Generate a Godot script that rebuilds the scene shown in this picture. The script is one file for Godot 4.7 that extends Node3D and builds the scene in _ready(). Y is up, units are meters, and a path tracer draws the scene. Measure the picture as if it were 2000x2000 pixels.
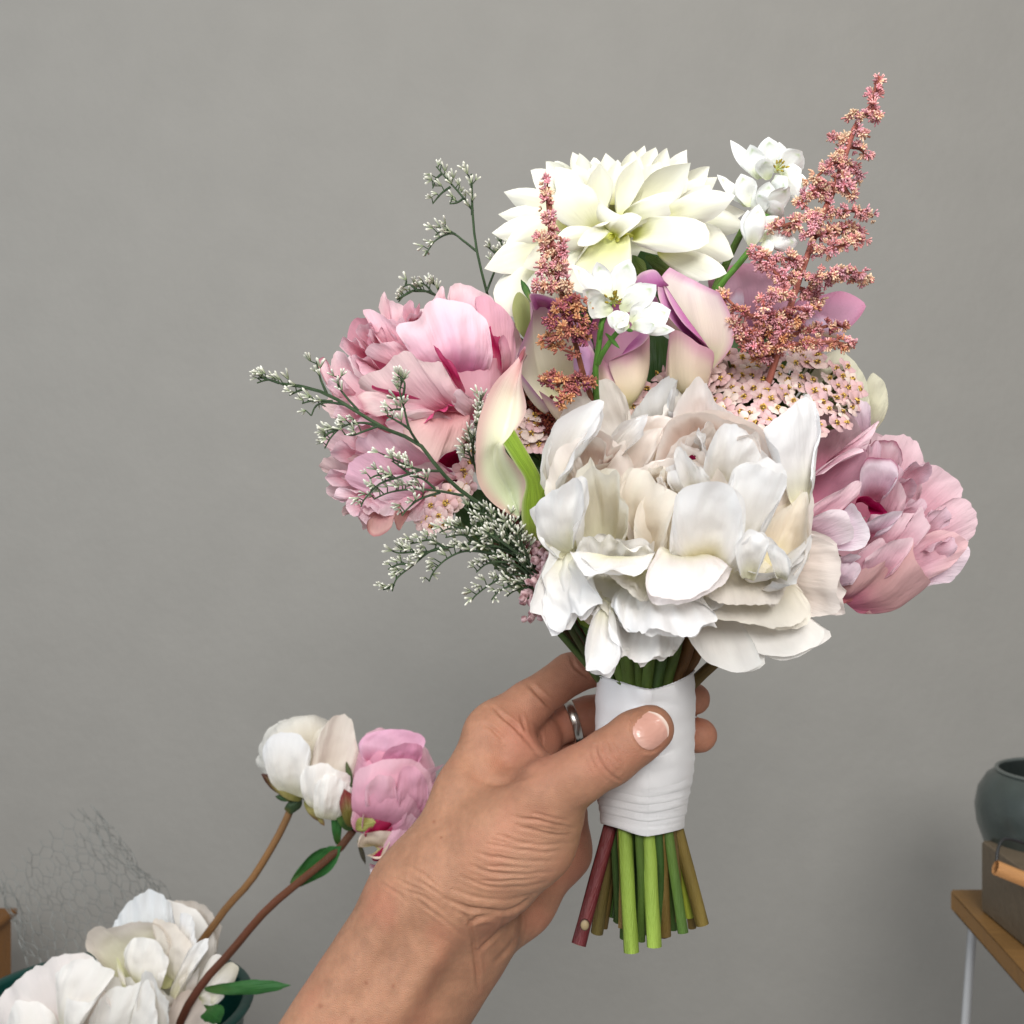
extends Node3D
# A hand holding a ribbon-tied bouquet in front of a grey wall. Units are metres, y up.

const EYE := Vector3(0.0, 1.4, 0.4289)
const HALF := 0.46630766
var nz := FastNoiseLite.new()
var rng := RandomNumberGenerator.new()
var taken := {}
var sd := 0.0
var S := {}
var cur: Node3D
var MT := {}

# A measured spot: x, y as read off the photograph (2000 across), z in millimetres towards the viewer.
func P(x: float, y: float, z: float) -> Vector3:
	var k := HALF * (EYE.z - z * 0.001) / 1000.0
	return Vector3((x - 1000.0) * k, EYE.y - (y - 1000.0) * k, z * 0.001)

func C(r: float, g: float, b: float) -> Color:
	return Color(r / 255.0, g / 255.0, b / 255.0).srgb_to_linear()

func pts(a: Array) -> PackedVector3Array:
	var o := PackedVector3Array()
	for i in range(0, a.size(), 3):
		o.append(P(a[i], a[i + 1], a[i + 2]))
	return o

func n1(a: float, b := 0.0, c := 0.0) -> float:
	return nz.get_noise_3d(a, b, c)

class Shape:
	var v := PackedVector3Array()
	var c := PackedColorArray()
	var t := PackedVector2Array()
	var f := PackedInt32Array()
	func put(p: Vector3, col := Color.WHITE, uv := Vector2.ZERO) -> int:
		v.append(p)
		c.append(col)
		t.append(uv)
		return v.size() - 1
	func tri(a: int, b: int, d: int) -> void:
		f.append(a)
		f.append(b)
		f.append(d)
	func grid(first: int, nu: int, nv: int) -> void:
		for i in nu:
			for j in nv:
				var a := first + i * (nv + 1) + j
				tri(a, a + 1, a + nv + 2)
				tri(a, a + nv + 2, a + nv + 1)
	func made(org := Vector3.ZERO) -> ArrayMesh:
		var n := PackedVector3Array()
		n.resize(v.size())
		for i in range(0, f.size(), 3):
			var a := f[i]
			var b := f[i + 1]
			var d := f[i + 2]
			var w := (v[d] - v[a]).cross(v[b] - v[a]) * 1e6
			n[a] += w
			n[b] += w
			n[d] += w
		for i in n.size():
			n[i] = n[i].normalized() if n[i].length_squared() > 1e-20 else Vector3.UP
			v[i] -= org
		var s := []
		s.resize(Mesh.ARRAY_MAX)
		s[Mesh.ARRAY_VERTEX] = v
		s[Mesh.ARRAY_NORMAL] = n
		s[Mesh.ARRAY_COLOR] = c
		s[Mesh.ARRAY_TEX_UV] = t
		s[Mesh.ARRAY_INDEX] = f
		var m := ArrayMesh.new()
		m.add_surface_from_arrays(Mesh.PRIMITIVE_TRIANGLES, s)
		return m

func numbered(called: String) -> String:
	var k: int = taken.get(called, 0)
	taken[called] = k + 1
	return called if k == 0 else "%s_%03d" % [called, k]

func thing(called: String, label: String, category: String, at: Vector3, group := "") -> Node3D:
	var o := Node3D.new()
	o.name = numbered(called)
	add_child(o)
	o.position = at
	o.set_meta("label", label)
	o.set_meta("category", category)
	if group:
		o.set_meta("group", group)
	cur = o
	return o

# where a node's own origin stands in the world (things are only moved, never turned)
func origin_of(n: Node) -> Vector3:
	var o := Vector3.ZERO
	var k := n
	while k is Node3D and k != self:
		o += k.position
		k = k.get_parent()
	return o

func obj(called: String, m: Mesh, mat: Material, par: Node = null) -> MeshInstance3D:
	var o := MeshInstance3D.new()
	var home: Node = par if par else self
	var k := "%d/%s" % [home.get_instance_id(), called]
	var n: int = taken.get(k, 0)
	taken[k] = n + 1
	o.name = called if n == 0 else "%s_%03d" % [called, n]
	o.mesh = m
	o.material_override = mat
	home.add_child(o, true)
	return o

func part(called: String, s: Shape, mat: Material, par: Node = null) -> MeshInstance3D:
	var home: Node = par if par else cur
	return obj(called, s.made(origin_of(home)), mat, home)

# A smooth line through points: even steps along its length.
func through(p: PackedVector3Array, n: int) -> PackedVector3Array:
	var last := p.size() - 1
	var fine := PackedVector3Array()
	var steps := 12
	for i in last:
		var a := p[max(i - 1, 0)]
		var d := p[min(i + 2, last)]
		for k in steps:
			fine.append(p[i].cubic_interpolate(p[i + 1], a, d, float(k) / steps))
	fine.append(p[last])
	var far := PackedFloat32Array([0.0])
	for i in range(1, fine.size()):
		far.append(far[i - 1] + fine[i].distance_to(fine[i - 1]))
	var o := PackedVector3Array()
	var j := 0
	for i in n + 1:
		var w: float = far[far.size() - 1] * i / n
		while j < fine.size() - 2 and far[j + 1] < w:
			j += 1
		var gap: float = max(far[j + 1] - far[j], 1e-9)
		o.append(fine[j].lerp(fine[j + 1], clampf((w - far[j]) / gap, 0, 1)))
	return o

func tube(s: Shape, p: PackedVector3Array, r0: float, r1: float, sides: int, ca: Color, cb: Color, cut = null) -> void:
	var first := s.v.size()
	var n := p.size() - 1
	var side := Vector3.ZERO
	for i in n + 1:
		var d := (p[min(i + 1, n)] - p[max(i - 1, 0)]).normalized()
		if side == Vector3.ZERO:
			side = d.cross(Vector3(0.3, 0.2, 0.93)).normalized()
		side = (side - d * side.dot(d)).normalized()
		var up := d.cross(side)
		var t := float(i) / n
		var r := lerpf(r0, r1, t)
		var col := ca.lerp(cb, t)
		for k in sides + 1:
			var a := TAU * k / sides
			var w := 1.0 + 0.08 * n1(k * 37.0, i * 9.0, sd)
			s.put(p[i] + (side * cos(a) + up * sin(a)) * r * (w if k % sides else 1.0), col * (1.0 + 0.3 * n1(a * 20.0, i * 6.0, sd) + 0.4 * n1(cos(a) * 9.0 + sd, i * 1.4, sin(a) * 9.0)), Vector2(float(k) / sides, t * 4.0))
	for i in n:
		for k in sides:
			var a := first + i * (sides + 1) + k
			s.tri(a, a + sides + 1, a + sides + 2)
			s.tri(a, a + sides + 2, a + 1)
	if cut != null:
		var e := s.put(p[n] + (p[n] - p[n - 1]).normalized() * r1 * 0.12, cut)
		var ring := s.v.size()
		for k in sides + 1:
			s.put(s.v[first + n * (sides + 1) + k], cut)
		for k in sides:
			s.tri(e, ring + k + 1, ring + k)
	sd += 3.7

# A petal: a sheet that fans out from its base b to a rim r, bulging towards the viewer (mm; below zero: cupped).
func petal(b: Array, r: Array, bulge: float, o := {}, called := "petal") -> MeshInstance3D:
	var s := S.merged(o, true)
	if s.twin > 0.0:
		# a second petal close behind, a little larger and turned, so that the bloom is layered
		var r2 := []
		var dx := rng.randf_range(-7, 7)
		var dy := rng.randf_range(-6, 6)
		for i in range(0, r.size(), 3):
			var out := Vector2(r[i] - b[0], r[i + 1] - b[1]).normalized() * rng.randf_range(-5, 9)
			r2.append_array([r[i] + dx + out.x, r[i + 1] + dy + out.y, r[i + 2] - rng.randf_range(3.0, 5.5)])
		petal([b[0] + dx, b[1] + dy, b[2] - 3.0], r2, bulge * 0.8, o.merged({"twin": 0.0, "nu": 34, "nv": 18}, true), called)
	var nu: int = s.nu
	var nv: int = s.nv
	var B := P(b[0], b[1], b[2])
	var R := through(pts(r), nu)
	var mid := Vector3.ZERO
	for x in R:
		mid += x
	mid /= R.size()
	var W := R[nu] - R[0]
	var axis := mid - B
	var A := mid - B
	var N := Vector3.ZERO
	for i in nu:
		N += (R[i] - B).cross(R[i + 1] - B)
	N = N.normalized()
	if N.dot(EYE - B) < 0.0:
		N = -N
	sd += 17.3
	var q := sd
	var m := Shape.new()
	var size: float = axis.length() / 0.04
	var ruffle: float = s.ruffle * 0.001
	var fold: float = s.fold * 0.001
	for i in nu + 1:
		var u := float(i) / nu
		var e := pow(sin(PI * clampf(u, 0.02, 0.98)), 0.6)
		var nick: float = 1.0 - s.notch * (absf(n1(u * 160.0 * size, q)) + 0.6 * absf(n1(u * 420.0 * size, q + 5.0)))
		var foot: Vector3 = B + W * ((u - 0.5) * s.foot)
		var rel := R[i] - B
		var along := A * (rel.dot(A) / maxf(A.length_squared(), 1e-12))
		var lat := rel - along
		var fl := n1(u * s.ff * size, q + 31.0) + 0.5 * n1(u * s.ff * 2.7 * size, q + 71.0)
		for j in nv + 1:
			var v := float(j) / nv
			var vv := v * nick
			var p: Vector3 = foot * (1.0 - vv) + (B + along) * vv + lat * pow(vv, s.round)
			var d: float = bulge * 0.001 * s.puff * sin(PI * pow(v, s.peak)) * e
			d += ruffle * pow(v, 2.2) * (n1(u * s.rf * size, q, v * 25.0) * 1.6 + 0.6 * n1(u * s.rf * 2.6 * size, q + 9.0, v * 40.0))
			d += fold * fl * pow(sin(PI * pow(v, 0.8) * 0.93), 0.8)
			d += 0.0016 * s.lump * n1(p.x * 1900.0 + q, p.y * 1900.0, q)
			d += s.curl * 0.001 * pow(clampf((v - 0.6) / 0.4, 0, 1), 2.0)
			p += N * d
			var g: float = pow(v, s.grad)
			var col: Color = s.cb.lerp(s.cm, smoothstep(0.0, 0.55, g)).lerp(s.ct, smoothstep(0.5, 1.0, g))
			col *= 1.0 + s.vein * (n1(u * 220.0 * size, v * 14.0, q) + 0.5 * n1(u * 700.0 * size, v * 20.0, q))
			if s.ew > 0.0:
				var rim := maxf(smoothstep(1.0 - s.ew, 1.0, v + 0.35 * s.ew * n1(u * 90.0, q)), s.sides * smoothstep(0.5 - s.ew * 0.5, 0.5, absf(u - 0.5)) * smoothstep(0.0, 0.6, v))
				col = col.lerp(s.ce, clampf(rim, 0, 1) * s.ea)
			if s.spot > 0.0:
				var w := Vector2((u - 0.5) * 5.0, (v - 0.83) * 6.0).length()
				col = col.lerp(C(150, 185, 70), s.spot * (1.0 - smoothstep(0.1, 0.5, w)))
			m.put(p, Color(clampf(col.r, 0, 0.93), clampf(col.g, 0, 0.93), clampf(col.b, 0, 0.93)), Vector2(u, v))
	m.grid(0, nu, nv)
	var at: Node = s.get("par", cur)
	return part(called, m, s.mat, at)

# A sheet ruled between a left and a right edge, bulging towards the viewer (mm; below zero: hollow).
func sheet(l: Array, r: Array, bulge: float, o := {}, called := "petal") -> MeshInstance3D:
	var s := S.merged(o, true)
	var nu := 14
	var nv := 30
	var L := through(pts(l), nv)
	var R := through(pts(r), nv)
	sd += 17.3
	var q := sd
	var m := Shape.new()
	for i in nu + 1:
		var u := float(i) / nu
		for j in nv + 1:
			var v := float(j) / nv
			var w := R[j] - L[j]
			var d := L[mini(j + 1, nv)] + R[mini(j + 1, nv)] - L[maxi(j - 1, 0)] - R[maxi(j - 1, 0)]
			var n := w.cross(d).normalized()
			if n.dot(EYE - L[j]) < 0.0:
				n = -n
			var p := L[j] + w * u
			p += n * (bulge * 0.001 * sin(PI * u) * minf(1.0, w.length() / 0.012) + s.fold * 0.0006 * n1(u * 40.0, v * 16.0, q) + s.crease * 0.001 * exp(-pow((u - 0.5) / 0.1, 2.0)))
			var col: Color = s.cb.lerp(s.cm, smoothstep(0.0, 0.5, v)).lerp(s.ct, smoothstep(0.5, 1.0, v))
			col *= 1.0 + s.vein * (n1(u * 260.0, v * 10.0, q) + 0.5 * n1(u * 600.0, v * 12.0, q))
			if s.ew > 0.0:
				col = col.lerp(s.ce, s.ea * maxf(smoothstep(0.5 - s.ew, 0.5, absf(u - 0.5)), smoothstep(1.0 - s.ew, 1.0, v)))
			m.put(p, Color(clampf(col.r, 0, 0.93), clampf(col.g, 0, 0.93), clampf(col.b, 0, 0.93)), Vector2(u, v))
	m.grid(0, nu, nv)
	return part(called, m, s.mat)

# A pointed petal or leaf given by base, tip and width (as read off the photograph); roll leans its width in depth.
func lance(b: Array, t: Array, w: float, bulge: float, o := {}, called := "petal") -> MeshInstance3D:
	var d := Vector2(t[0] - b[0], t[1] - b[1])
	var z := float(t[2] - b[2])
	var k := Vector2(-d.y, d.x).normalized() * w * 0.5
	var lean: float = o.get("lean", 0.0)
	var tip: float = o.get("blunt", 0.0)
	var bend: float = o.get("bend", 0.0)
	var r := []
	for a in [[0.25, -0.62], [0.45, -0.95], [0.64, -0.96], [0.82, -0.62 - 0.2 * tip], [0.95, -0.17 - 0.35 * tip], [1.0, 0.0], [0.95, 0.17 + 0.35 * tip], [0.82, 0.62 + 0.2 * tip], [0.64, 0.96], [0.45, 0.95], [0.25, 0.62]]:
		var f: float = a[0]
		if f == 1.0 and tip > 0.5:
			f = 0.99
		r.append_array([b[0] + d.x * f + k.x * a[1] + k.normalized().x * bend * sin(PI * f), b[1] + d.y * f + k.y * a[1] + k.normalized().y * bend * sin(PI * f), b[2] + z * f + lean * a[1]])
	return petal(b, r, bulge, {"foot": 0.25, "sides": 0.6}.merged(o, true), called)

func copy_mm(called: String, m: Mesh, mat: Material, where: Array, tint: Array, par: Node) -> MultiMeshInstance3D:
	var mm := MultiMesh.new()
	mm.transform_format = MultiMesh.TRANSFORM_3D
	mm.use_colors = true
	mm.mesh = m
	mm.instance_count = where.size()
	var at := origin_of(par)
	for i in where.size():
		var x: Transform3D = where[i]
		x.origin -= at
		mm.set_instance_transform(i, x)
		var c: Color = tint[i]
		mm.set_instance_color(i, c)
	var o := MultiMeshInstance3D.new()
	o.name = called
	o.multimesh = mm
	o.material_override = mat
	o.set_meta("kind", "stuff")
	par.add_child(o, true)
	return o

func facing(d: Vector3, spin: float, size: float) -> Basis:
	var y := d.normalized()
	var x := y.cross(Vector3(0.31, 0.83, 0.46) if absf(y.y) < 0.9 else Vector3(1, 0, 0.2)).normalized()
	var z := x.cross(y)
	return Basis(x, y, z).rotated(y, spin).scaled(Vector3.ONE * size)

func rand_dir() -> Vector3:
	return Vector3(rng.randfn(), rng.randfn(), rng.randfn()).normalized()

func mat(rough: float, back := 0.0, spec := 0.35) -> StandardMaterial3D:
	var m := StandardMaterial3D.new()
	m.vertex_color_use_as_albedo = true
	m.roughness = rough
	m.metallic_specular = spec
	m.cull_mode = BaseMaterial3D.CULL_DISABLED
	if back > 0.0:
		m.backlight_enabled = true
		m.backlight = Color(back, back, back)
	return m

func noise_tex(freq: float, seed_: int, wide := 512, tall := 512, oct := 4) -> NoiseTexture2D:
	var n := FastNoiseLite.new()
	n.seed = seed_
	n.frequency = freq
	n.fractal_octaves = oct
	var t := NoiseTexture2D.new()
	t.width = wide
	t.height = tall
	t.seamless = true
	t.noise = n
	return t

func bump(m: StandardMaterial3D, t: Texture2D, cm: float, scale_: Vector3, triplanar := false) -> void:
	m.heightmap_enabled = true
	m.heightmap_texture = t
	m.heightmap_scale = cm
	m.uv1_scale = scale_
	m.uv1_triplanar = triplanar

func flat(rgb: Color, rough: float, metal := 0.0) -> StandardMaterial3D:
	var m := StandardMaterial3D.new()
	m.albedo_color = rgb.linear_to_srgb()
	m.roughness = rough
	m.metallic = metal
	return m

func _ready() -> void:
	var lens := Camera3D.new()
	lens.name = "camera"
	lens.position = EYE
	lens.fov = 50.0
	lens.near = 0.02
	lens.far = 30.0
	add_child(lens)
	var iris := CameraAttributesPhysical.new()
	iris.frustum_focal_length = 35.0 / (2.0 * HALF)
	iris.frustum_focus_distance = 0.405
	iris.exposure_aperture = 22.0
	lens.attributes = iris
	lens.fov = 50.0
	lens.near = 0.02
	lens.far = 30.0
	var air := WorldEnvironment.new()
	air.name = "room_light"
	var e := Environment.new()
	e.background_mode = Environment.BG_COLOR
	e.background_color = Color(0.27, 0.268, 0.266).linear_to_srgb()
	e.tonemap_mode = Environment.TONE_MAPPER_LINEAR
	e.tonemap_exposure = 1.04
	e.sdfgi_enabled = true
	e.ssao_enabled = true
	e.ssil_enabled = true
	air.environment = e
	add_child(air)
	window_light("window_behind_viewer", Vector3(0.12, 2.05, 1.6), Vector3(0.0, 1.35, -0.1), Vector2(0.7, 0.55), Color(1.0, 0.99, 0.975), 2.5)
	window_light("window_to_the_left", Vector3(-1.25, 2.0, 1.0), Vector3(0.0, 1.35, -0.1), Vector2(0.9, 1.2), Color(0.93, 0.965, 1.0), 1.45)
	window_light("skylight_above", Vector3(0.3, 3.05, 0.7), Vector3(0.0, 1.3, -0.2), Vector2(1.0, 0.9), Color(1.0, 0.975, 0.94), 1.4)
	var ray := SpotLight3D.new()
	ray.name = "sun_through_skylight"
	add_child(ray)
	var aim := P(1360, 395, 5)
	ray.position = aim + Vector3(0.42, 1.05, 0.55).normalized() * 2.4
	ray.look_at(aim, Vector3.UP)
	ray.light_color = Color(1.0, 0.98, 0.95)
	ray.light_energy = 0.85
	ray.spot_range = 6.0
	ray.spot_attenuation = 2.0
	ray.spot_angle = 2.25
	ray.spot_angle_attenuation = 0.3
	ray.light_size = 0.02
	ray.shadow_enabled = true

	nz.seed = 11
	nz.frequency = 0.05
	nz.fractal_octaves = 2
	rng.seed = 5
	materials()
	room()
	bucket_corner()
	side_table()
	bouquet()
	hand_and_ring()

func window_light(called: String, at: Vector3, to: Vector3, size: Vector2, col: Color, energy: float) -> void:
	var l := AreaLight3D.new()
	l.name = called
	add_child(l)
	l.position = at
	l.look_at(to, Vector3.UP)
	l.area_size = size
	l.light_color = col
	l.light_energy = energy
	l.area_range = 8.0
	l.area_attenuation = 2.0
	l.shadow_enabled = true

func materials() -> void:
	var streak := noise_tex(0.02, 3, 256, 256, 3)
	MT.petal = mat(0.6, 0.8, 0.2)
	bump(MT.petal, streak, 0.02, Vector3(3, 0.5, 1))
	MT.pink = mat(0.6, 0.75, 0.2)
	bump(MT.pink, streak, 0.022, Vector3(3.5, 0.5, 1))
	MT.dahlia = mat(0.5, 0.45, 0.3)
	bump(MT.dahlia, streak, 0.006, Vector3(2.5, 0.2, 1))
	MT.calla = mat(0.42, 0.3, 0.4)
	bump(MT.calla, noise_tex(0.03, 8, 256, 256, 3), 0.006, Vector3(5, 0.3, 1))
	MT.leaf = mat(0.5, 0.35, 0.4)
	bump(MT.leaf, streak, 0.03, Vector3(4, 0.2, 1))
	MT.stem = mat(0.5, 0.0, 0.4)
	bump(MT.stem, noise_tex(0.04, 21, 256, 256, 3), 0.02, Vector3(3, 1, 1))
	MT.bud = mat(0.65, 0.3, 0.25)
	MT.skin = mat(0.5, 0.0, 0.38)
	MT.skin.subsurf_scatter_enabled = true
	MT.skin.subsurf_scatter_strength = 0.06
	bump(MT.skin, noise_tex(0.05, 14, 512, 512, 3), 0.02, Vector3(60, 60, 60), true)
	MT.nail = mat(0.22, 0.0, 0.5)
	MT.satin = mat(0.27, 0.12, 0.5)
	MT.satin.metallic = 0.22
	MT.satin.clearcoat_enabled = true
	MT.satin.clearcoat = 0.35
	MT.satin.clearcoat_roughness = 0.25
	MT.satin.rim_enabled = true
	MT.satin.rim = 0.5
	bump(MT.satin, noise_tex(0.2, 33, 256, 256, 2), 0.012, Vector3(14, 2, 1))

func box(s: Shape, lo: Vector3, hi: Vector3, col: Color, bev := 0.002) -> void:
	# a box with chamfered edges: each face is inset, edges and corners are bridged
	var h := (hi - lo) * 0.5
	var c := (hi + lo) * 0.5
	var ids := {}
	for sx in [-1, 1]:
		for sy in [-1, 1]:
			for sz in [-1, 1]:
				for ax in 3:
					var d := Vector3(h.x - bev, h.y - bev, h.z - bev)
					d[ax] += bev
					ids[[sx, sy, sz, ax]] = s.put(c + d * Vector3(sx, sy, sz), col)
	var quad := func(a, b, d, e2, out: Vector3):
		var w: Vector3 = (s.v[d] - s.v[a]).cross(s.v[b] - s.v[a])
		if w.dot(out) < 0.0:
			s.tri(a, d, b)
			s.tri(a, e2, d)
		else:
			s.tri(a, b, d)
			s.tri(a, d, e2)
	for ax in 3:
		var p := (ax + 1) % 3
		var q := (ax + 2) % 3
		for sg in [-1, 1]:
			var k := []
			for o in [[-1, -1], [1, -1], [1, 1], [-1, 1]]:
				var g := [0, 0, 0]
				g[ax] = sg
				g[p] = o[0]
				g[q] = o[1]
				k.append(ids[[g[0], g[1], g[2], ax]])
			var n := Vector3.ZERO
			n[ax] = sg
			quad.call(k[0], k[1], k[2], k[3], n)
		for sp in [-1, 1]:
			for sq in [-1, 1]:
				var k := []
				for o in [[-1, p], [1, p], [1, q], [-1, q]]:
					var g := [0, 0, 0]
					g[ax] = o[0]
					g[p] = sp
					g[q] = sq
					k.append(ids[[g[0], g[1], g[2], o[1]]])
				var n := Vector3.ZERO
				n[p] = sp
				n[q] = sq
				quad.call(k[0], k[1], k[2], k[3], n)
	for sx in [-1, 1]:
		for sy in [-1, 1]:
			for sz in [-1, 1]:
				var a: int = ids[[sx, sy, sz, 0]]
				var b: int = ids[[sx, sy, sz, 1]]
				var d: int = ids[[sx, sy, sz, 2]]
				if (s.v[d] - s.v[a]).cross(s.v[b] - s.v[a]).dot(Vector3(sx, sy, sz)) < 0.0:
					s.tri(a, d, b)
				else:
					s.tri(a, b, d)

func room() -> void:
	var s := Shape.new()
	box(s, Vector3(-3.0, -0.6, -1.05), Vector3(3.0, 3.6, -0.9), Color.WHITE)
	var m := flat(C(156, 154, 149), 0.7)
	var tone := noise_tex(0.006, 91, 512, 512, 5)
	var ramp := Gradient.new()
	ramp.colors = PackedColorArray([Color(0.978, 0.978, 0.978), Color(1, 1, 1)])
	tone.color_ramp = ramp
	m.albedo_texture = tone
	bump(m, noise_tex(0.03, 51, 512, 512, 5), 0.035, Vector3(3.2, 3.2, 3.2), true)
	var w := obj("wall", s.made(), m)
	w.set_meta("kind", "structure")
	w.set_meta("label", "plain matt grey painted wall filling the background")

# ---- the corner at the lower left: bucket, cut peonies, wire netting ----
func bucket_corner() -> void:
	var cb := P(205, 1965, -300)
	# bucket
	var b := thing("bucket", "dark green plastic bucket holding the cut peonies in the lower left corner", "bucket", cb - Vector3(0, 0.24, 0))
	var s := Shape.new()
	var prof := [[0.070, -0.24], [0.090, -0.012], [0.091, -0.003], [0.0955, -0.002], [0.0965, 0.0], [0.0955, 0.002], [0.0905, 0.002], [0.0885, 0.0], [0.0875, -0.012], [0.068, -0.235], [0.002, -0.235]]
	var dark := C(20, 62, 56)
	for i in 65:
		var a := TAU * i / 64
		for q in prof:
			s.put(cb + Vector3(cos(a) * q[0], q[1], sin(a) * q[0]), dark, Vector2(i / 64.0, q[1] * 4))
	s.grid(0, 64, prof.size() - 1)
	var pm := mat(0.38, 0.0, 0.4)
	part("body", s, pm)
	# a wooden crate edge behind the bucket
	s = Shape.new()
	var k := P(-172, 2040, -540)
	box(s, k + Vector3(-0.28, -0.3, -0.12), k + Vector3(0.034, 0.068, 0.1), C(140, 98, 58), 0.003)
	var crate := thing("wooden_box", "orange brown wooden box at the left edge behind the bucket", "box", k + Vector3(-0.12, -0.3, 0))
	part("side_panel", s, wood(), crate)
	s = Shape.new()
	box(s, k + Vector3(-0.28, 0.0681, -0.125), k + Vector3(0.038, 0.076, 0.105), C(120, 82, 46), 0.002)
	part("lid", s, wood(), crate)
	netting()
	# blooms in the bucket
	var G := "cut peonies standing in the green bucket"
	S = peony_style().merged({"round": 0.5, "nu": 34, "nv": 20}, true)
	thing("white_peony", "open white peony lying lowest in the bucket at the lower left corner", "peony", P(200, 2060, -262), G)
	var st := Shape.new()
	tube(st, through(pts([200, 2000, -270, 215, 2200, -290, 230, 2500, -300]), 8), 0.003, 0.003, 8, C(110, 120, 60), C(80, 100, 50))
	part("stem", st, MT.stem)
	petal([180, 2150, -290], [-60, 2080, -274, -20, 1985, -272, 40, 1915, -270, 130, 1868, -268, 220, 1905, -266, 290, 1905, -266, 330, 1950, -266, 400, 1980, -268, 440, 2060, -272], 16, {"twin": 1.0})
	petal([200, 2080, -285], [-40, 2040, -270, -20, 1975, -265, 12, 1930, -262, 60, 1890, -258, 115, 1862, -256, 160, 1856, -254, 185, 1872, -250, 205, 1960, -240], 14, {"cb": C(238, 222, 212), "cm": C(244, 233, 228), "ct": C(246, 240, 238)})
	petal([140, 2040, -255], [110, 1900, -252, 130, 1880, -248, 160, 1868, -246, 190, 1878, -244, 214, 1890, -244, 221, 1897, -244, 210, 1920, -240, 190, 1945, -238, 165, 1956, -238, 130, 1945, -244], 8, {"notch": 0.06})
	petal([230, 2090, -260], [175, 1990, -246, 195, 1950, -244, 225, 1925, -243, 250, 1925, -242, 275, 1912, -240, 286, 1893, -240, 300, 1935, -236, 310, 2010, -236], 6)
	petal([290, 2080, -258], [270, 1960, -240, 272, 1925, -238, 284, 1892, -236, 300, 1898, -232, 312, 1930, -232, 328, 1965, -234, 330, 2040, -240], -4, {"cb": C(226, 224, 180)})
	petal([330, 2100, -272], [330, 1985, -262, 345, 1945, -260, 375, 1933, -258, 395, 1960, -258, 420, 1990, -262, 450, 2050, -265], 6, {"cm": C(226, 214, 206), "ct": C(228, 216, 208)})
	lance([150, 2060, -245], [156, 1955, -240], 14, 2)
	lance([100, 2080, -262], [30, 1950, -256], 110, 10)
	thing("white_peony", "cupped white peony behind the lowest bloom in the green bucket", "peony", P(300, 1930, -270), G)
	st = Shape.new()
	tube(st, through(pts([300, 1930, -280, 290, 2150, -300, 270, 2500, -310]), 8), 0.003, 0.003, 8, C(110, 120, 60), C(80, 100, 50))
	part("stem", st, MT.stem)
	petal([310, 1990, -296], [200, 1900, -290, 185, 1850, -288, 215, 1815, -288, 260, 1770, -288, 310, 1755, -288, 380, 1775, -288, 418, 1820, -286, 415, 1880, -284, 390, 1940, -282], 8, {"twin": 1.0})
	petal([310, 1940, -300], [212, 1830, -290, 225, 1795, -286, 250, 1760, -284, 285, 1738, -283, 312, 1742, -283, 332, 1762, -284, 340, 1800, -286], 8, {"ct": C(232, 236, 240), "cm": C(228, 230, 232)})
	petal([350, 1920, -295], [320, 1790, -290, 335, 1760, -290, 370, 1756, -290, 405, 1772, -288, 428, 1805, -284, 428, 1840, -280, 415, 1880, -276], -8, {"cm": C(214, 205, 194), "ct": C(222, 214, 206)})
	petal([300, 1930, -272], [190, 1875, -272, 168, 1850, -272, 168, 1830, -270, 178, 1812, -268, 195, 1805, -266, 212, 1810, -264, 260, 1800, -262, 300, 1800, -260, 330, 1830, -258, 320, 1880, -262], -10, {"cb": C(212, 212, 160), "cm": C(228, 224, 200), "ct": C(238, 230, 222)})
	petal([290, 1935, -262], [240, 1860, -262, 255, 1835, -256, 290, 1828, -252, 318, 1845, -250, 330, 1870, -248, 325, 1892, -248, 310, 1895, -250], 5, {"cb": C(214, 212, 160)})
	petal([350, 1930, -270], [300, 1830, -262, 300, 1795, -262, 330, 1800, -258, 365, 1830, -256, 378, 1860, -256, 350, 1905, -256], 5, {"ct": C(232, 224, 214)})
	petal([368, 1900, -268], [350, 1795, -266, 355, 1781, -262, 375, 1788, -260, 382, 1815, -258, 385, 1845, -258, 372, 1850, -260], 3, {"ct": C(246, 247, 250)})
	petal([340, 1950, -262], [345, 1905, -254, 375, 1850, -252, 395, 1835, -252, 408, 1830, -252, 407, 1852, -250, 395, 1870, -250, 360, 1915, -250], 3, {"ct": C(246, 246, 246)})
	petal([350, 1990, -275], [325, 1955, -262, 350, 1925, -260, 378, 1900, -262, 392, 1893, -264, 375, 1925, -266, 345, 1975, -266], 3, {"cm": C(220, 206, 196)})
	lance([248, 1935, -256], [228, 1868, -256], 14, 3, {"cb": C(206, 208, 150), "ct": C(214, 214, 170)})
	# two closed blooms on long stems
	thing("peony_bud", "white peony bud with browned sepals on a tan stem rising from the bucket", "peony bud", P(575, 1560, -255), G)
	st = Shape.new()
	tube(st, through(pts([572, 1570, -256, 545, 1630, -256, 490, 1720, -260, 430, 1790, -268, 350, 1930, -285, 330, 2200, -300]), 24), 0.0023, 0.0027, 10, C(122, 90, 58), C(126, 88, 48))
	part("stem", st, MT.stem)
	ball_petals([[500, 1490], [520, 1425], [560, 1404], [620, 1402], [672, 1420], [700, 1470], [690, 1530], [650, 1585], [600, 1560], [530, 1520]], Vector2(605, 1480), -262, 34, {"cb": C(222, 214, 196), "cm": C(236, 233, 226), "ct": C(240, 238, 232)})
	petal([580, 1555, -240], [520, 1495, -232, 512, 1465, -230, 530, 1435, -228, 570, 1430, -224, 600, 1450, -222, 605, 1490, -224, 590, 1520, -230], 8, {"ct": C(240, 241, 243)})
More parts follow.
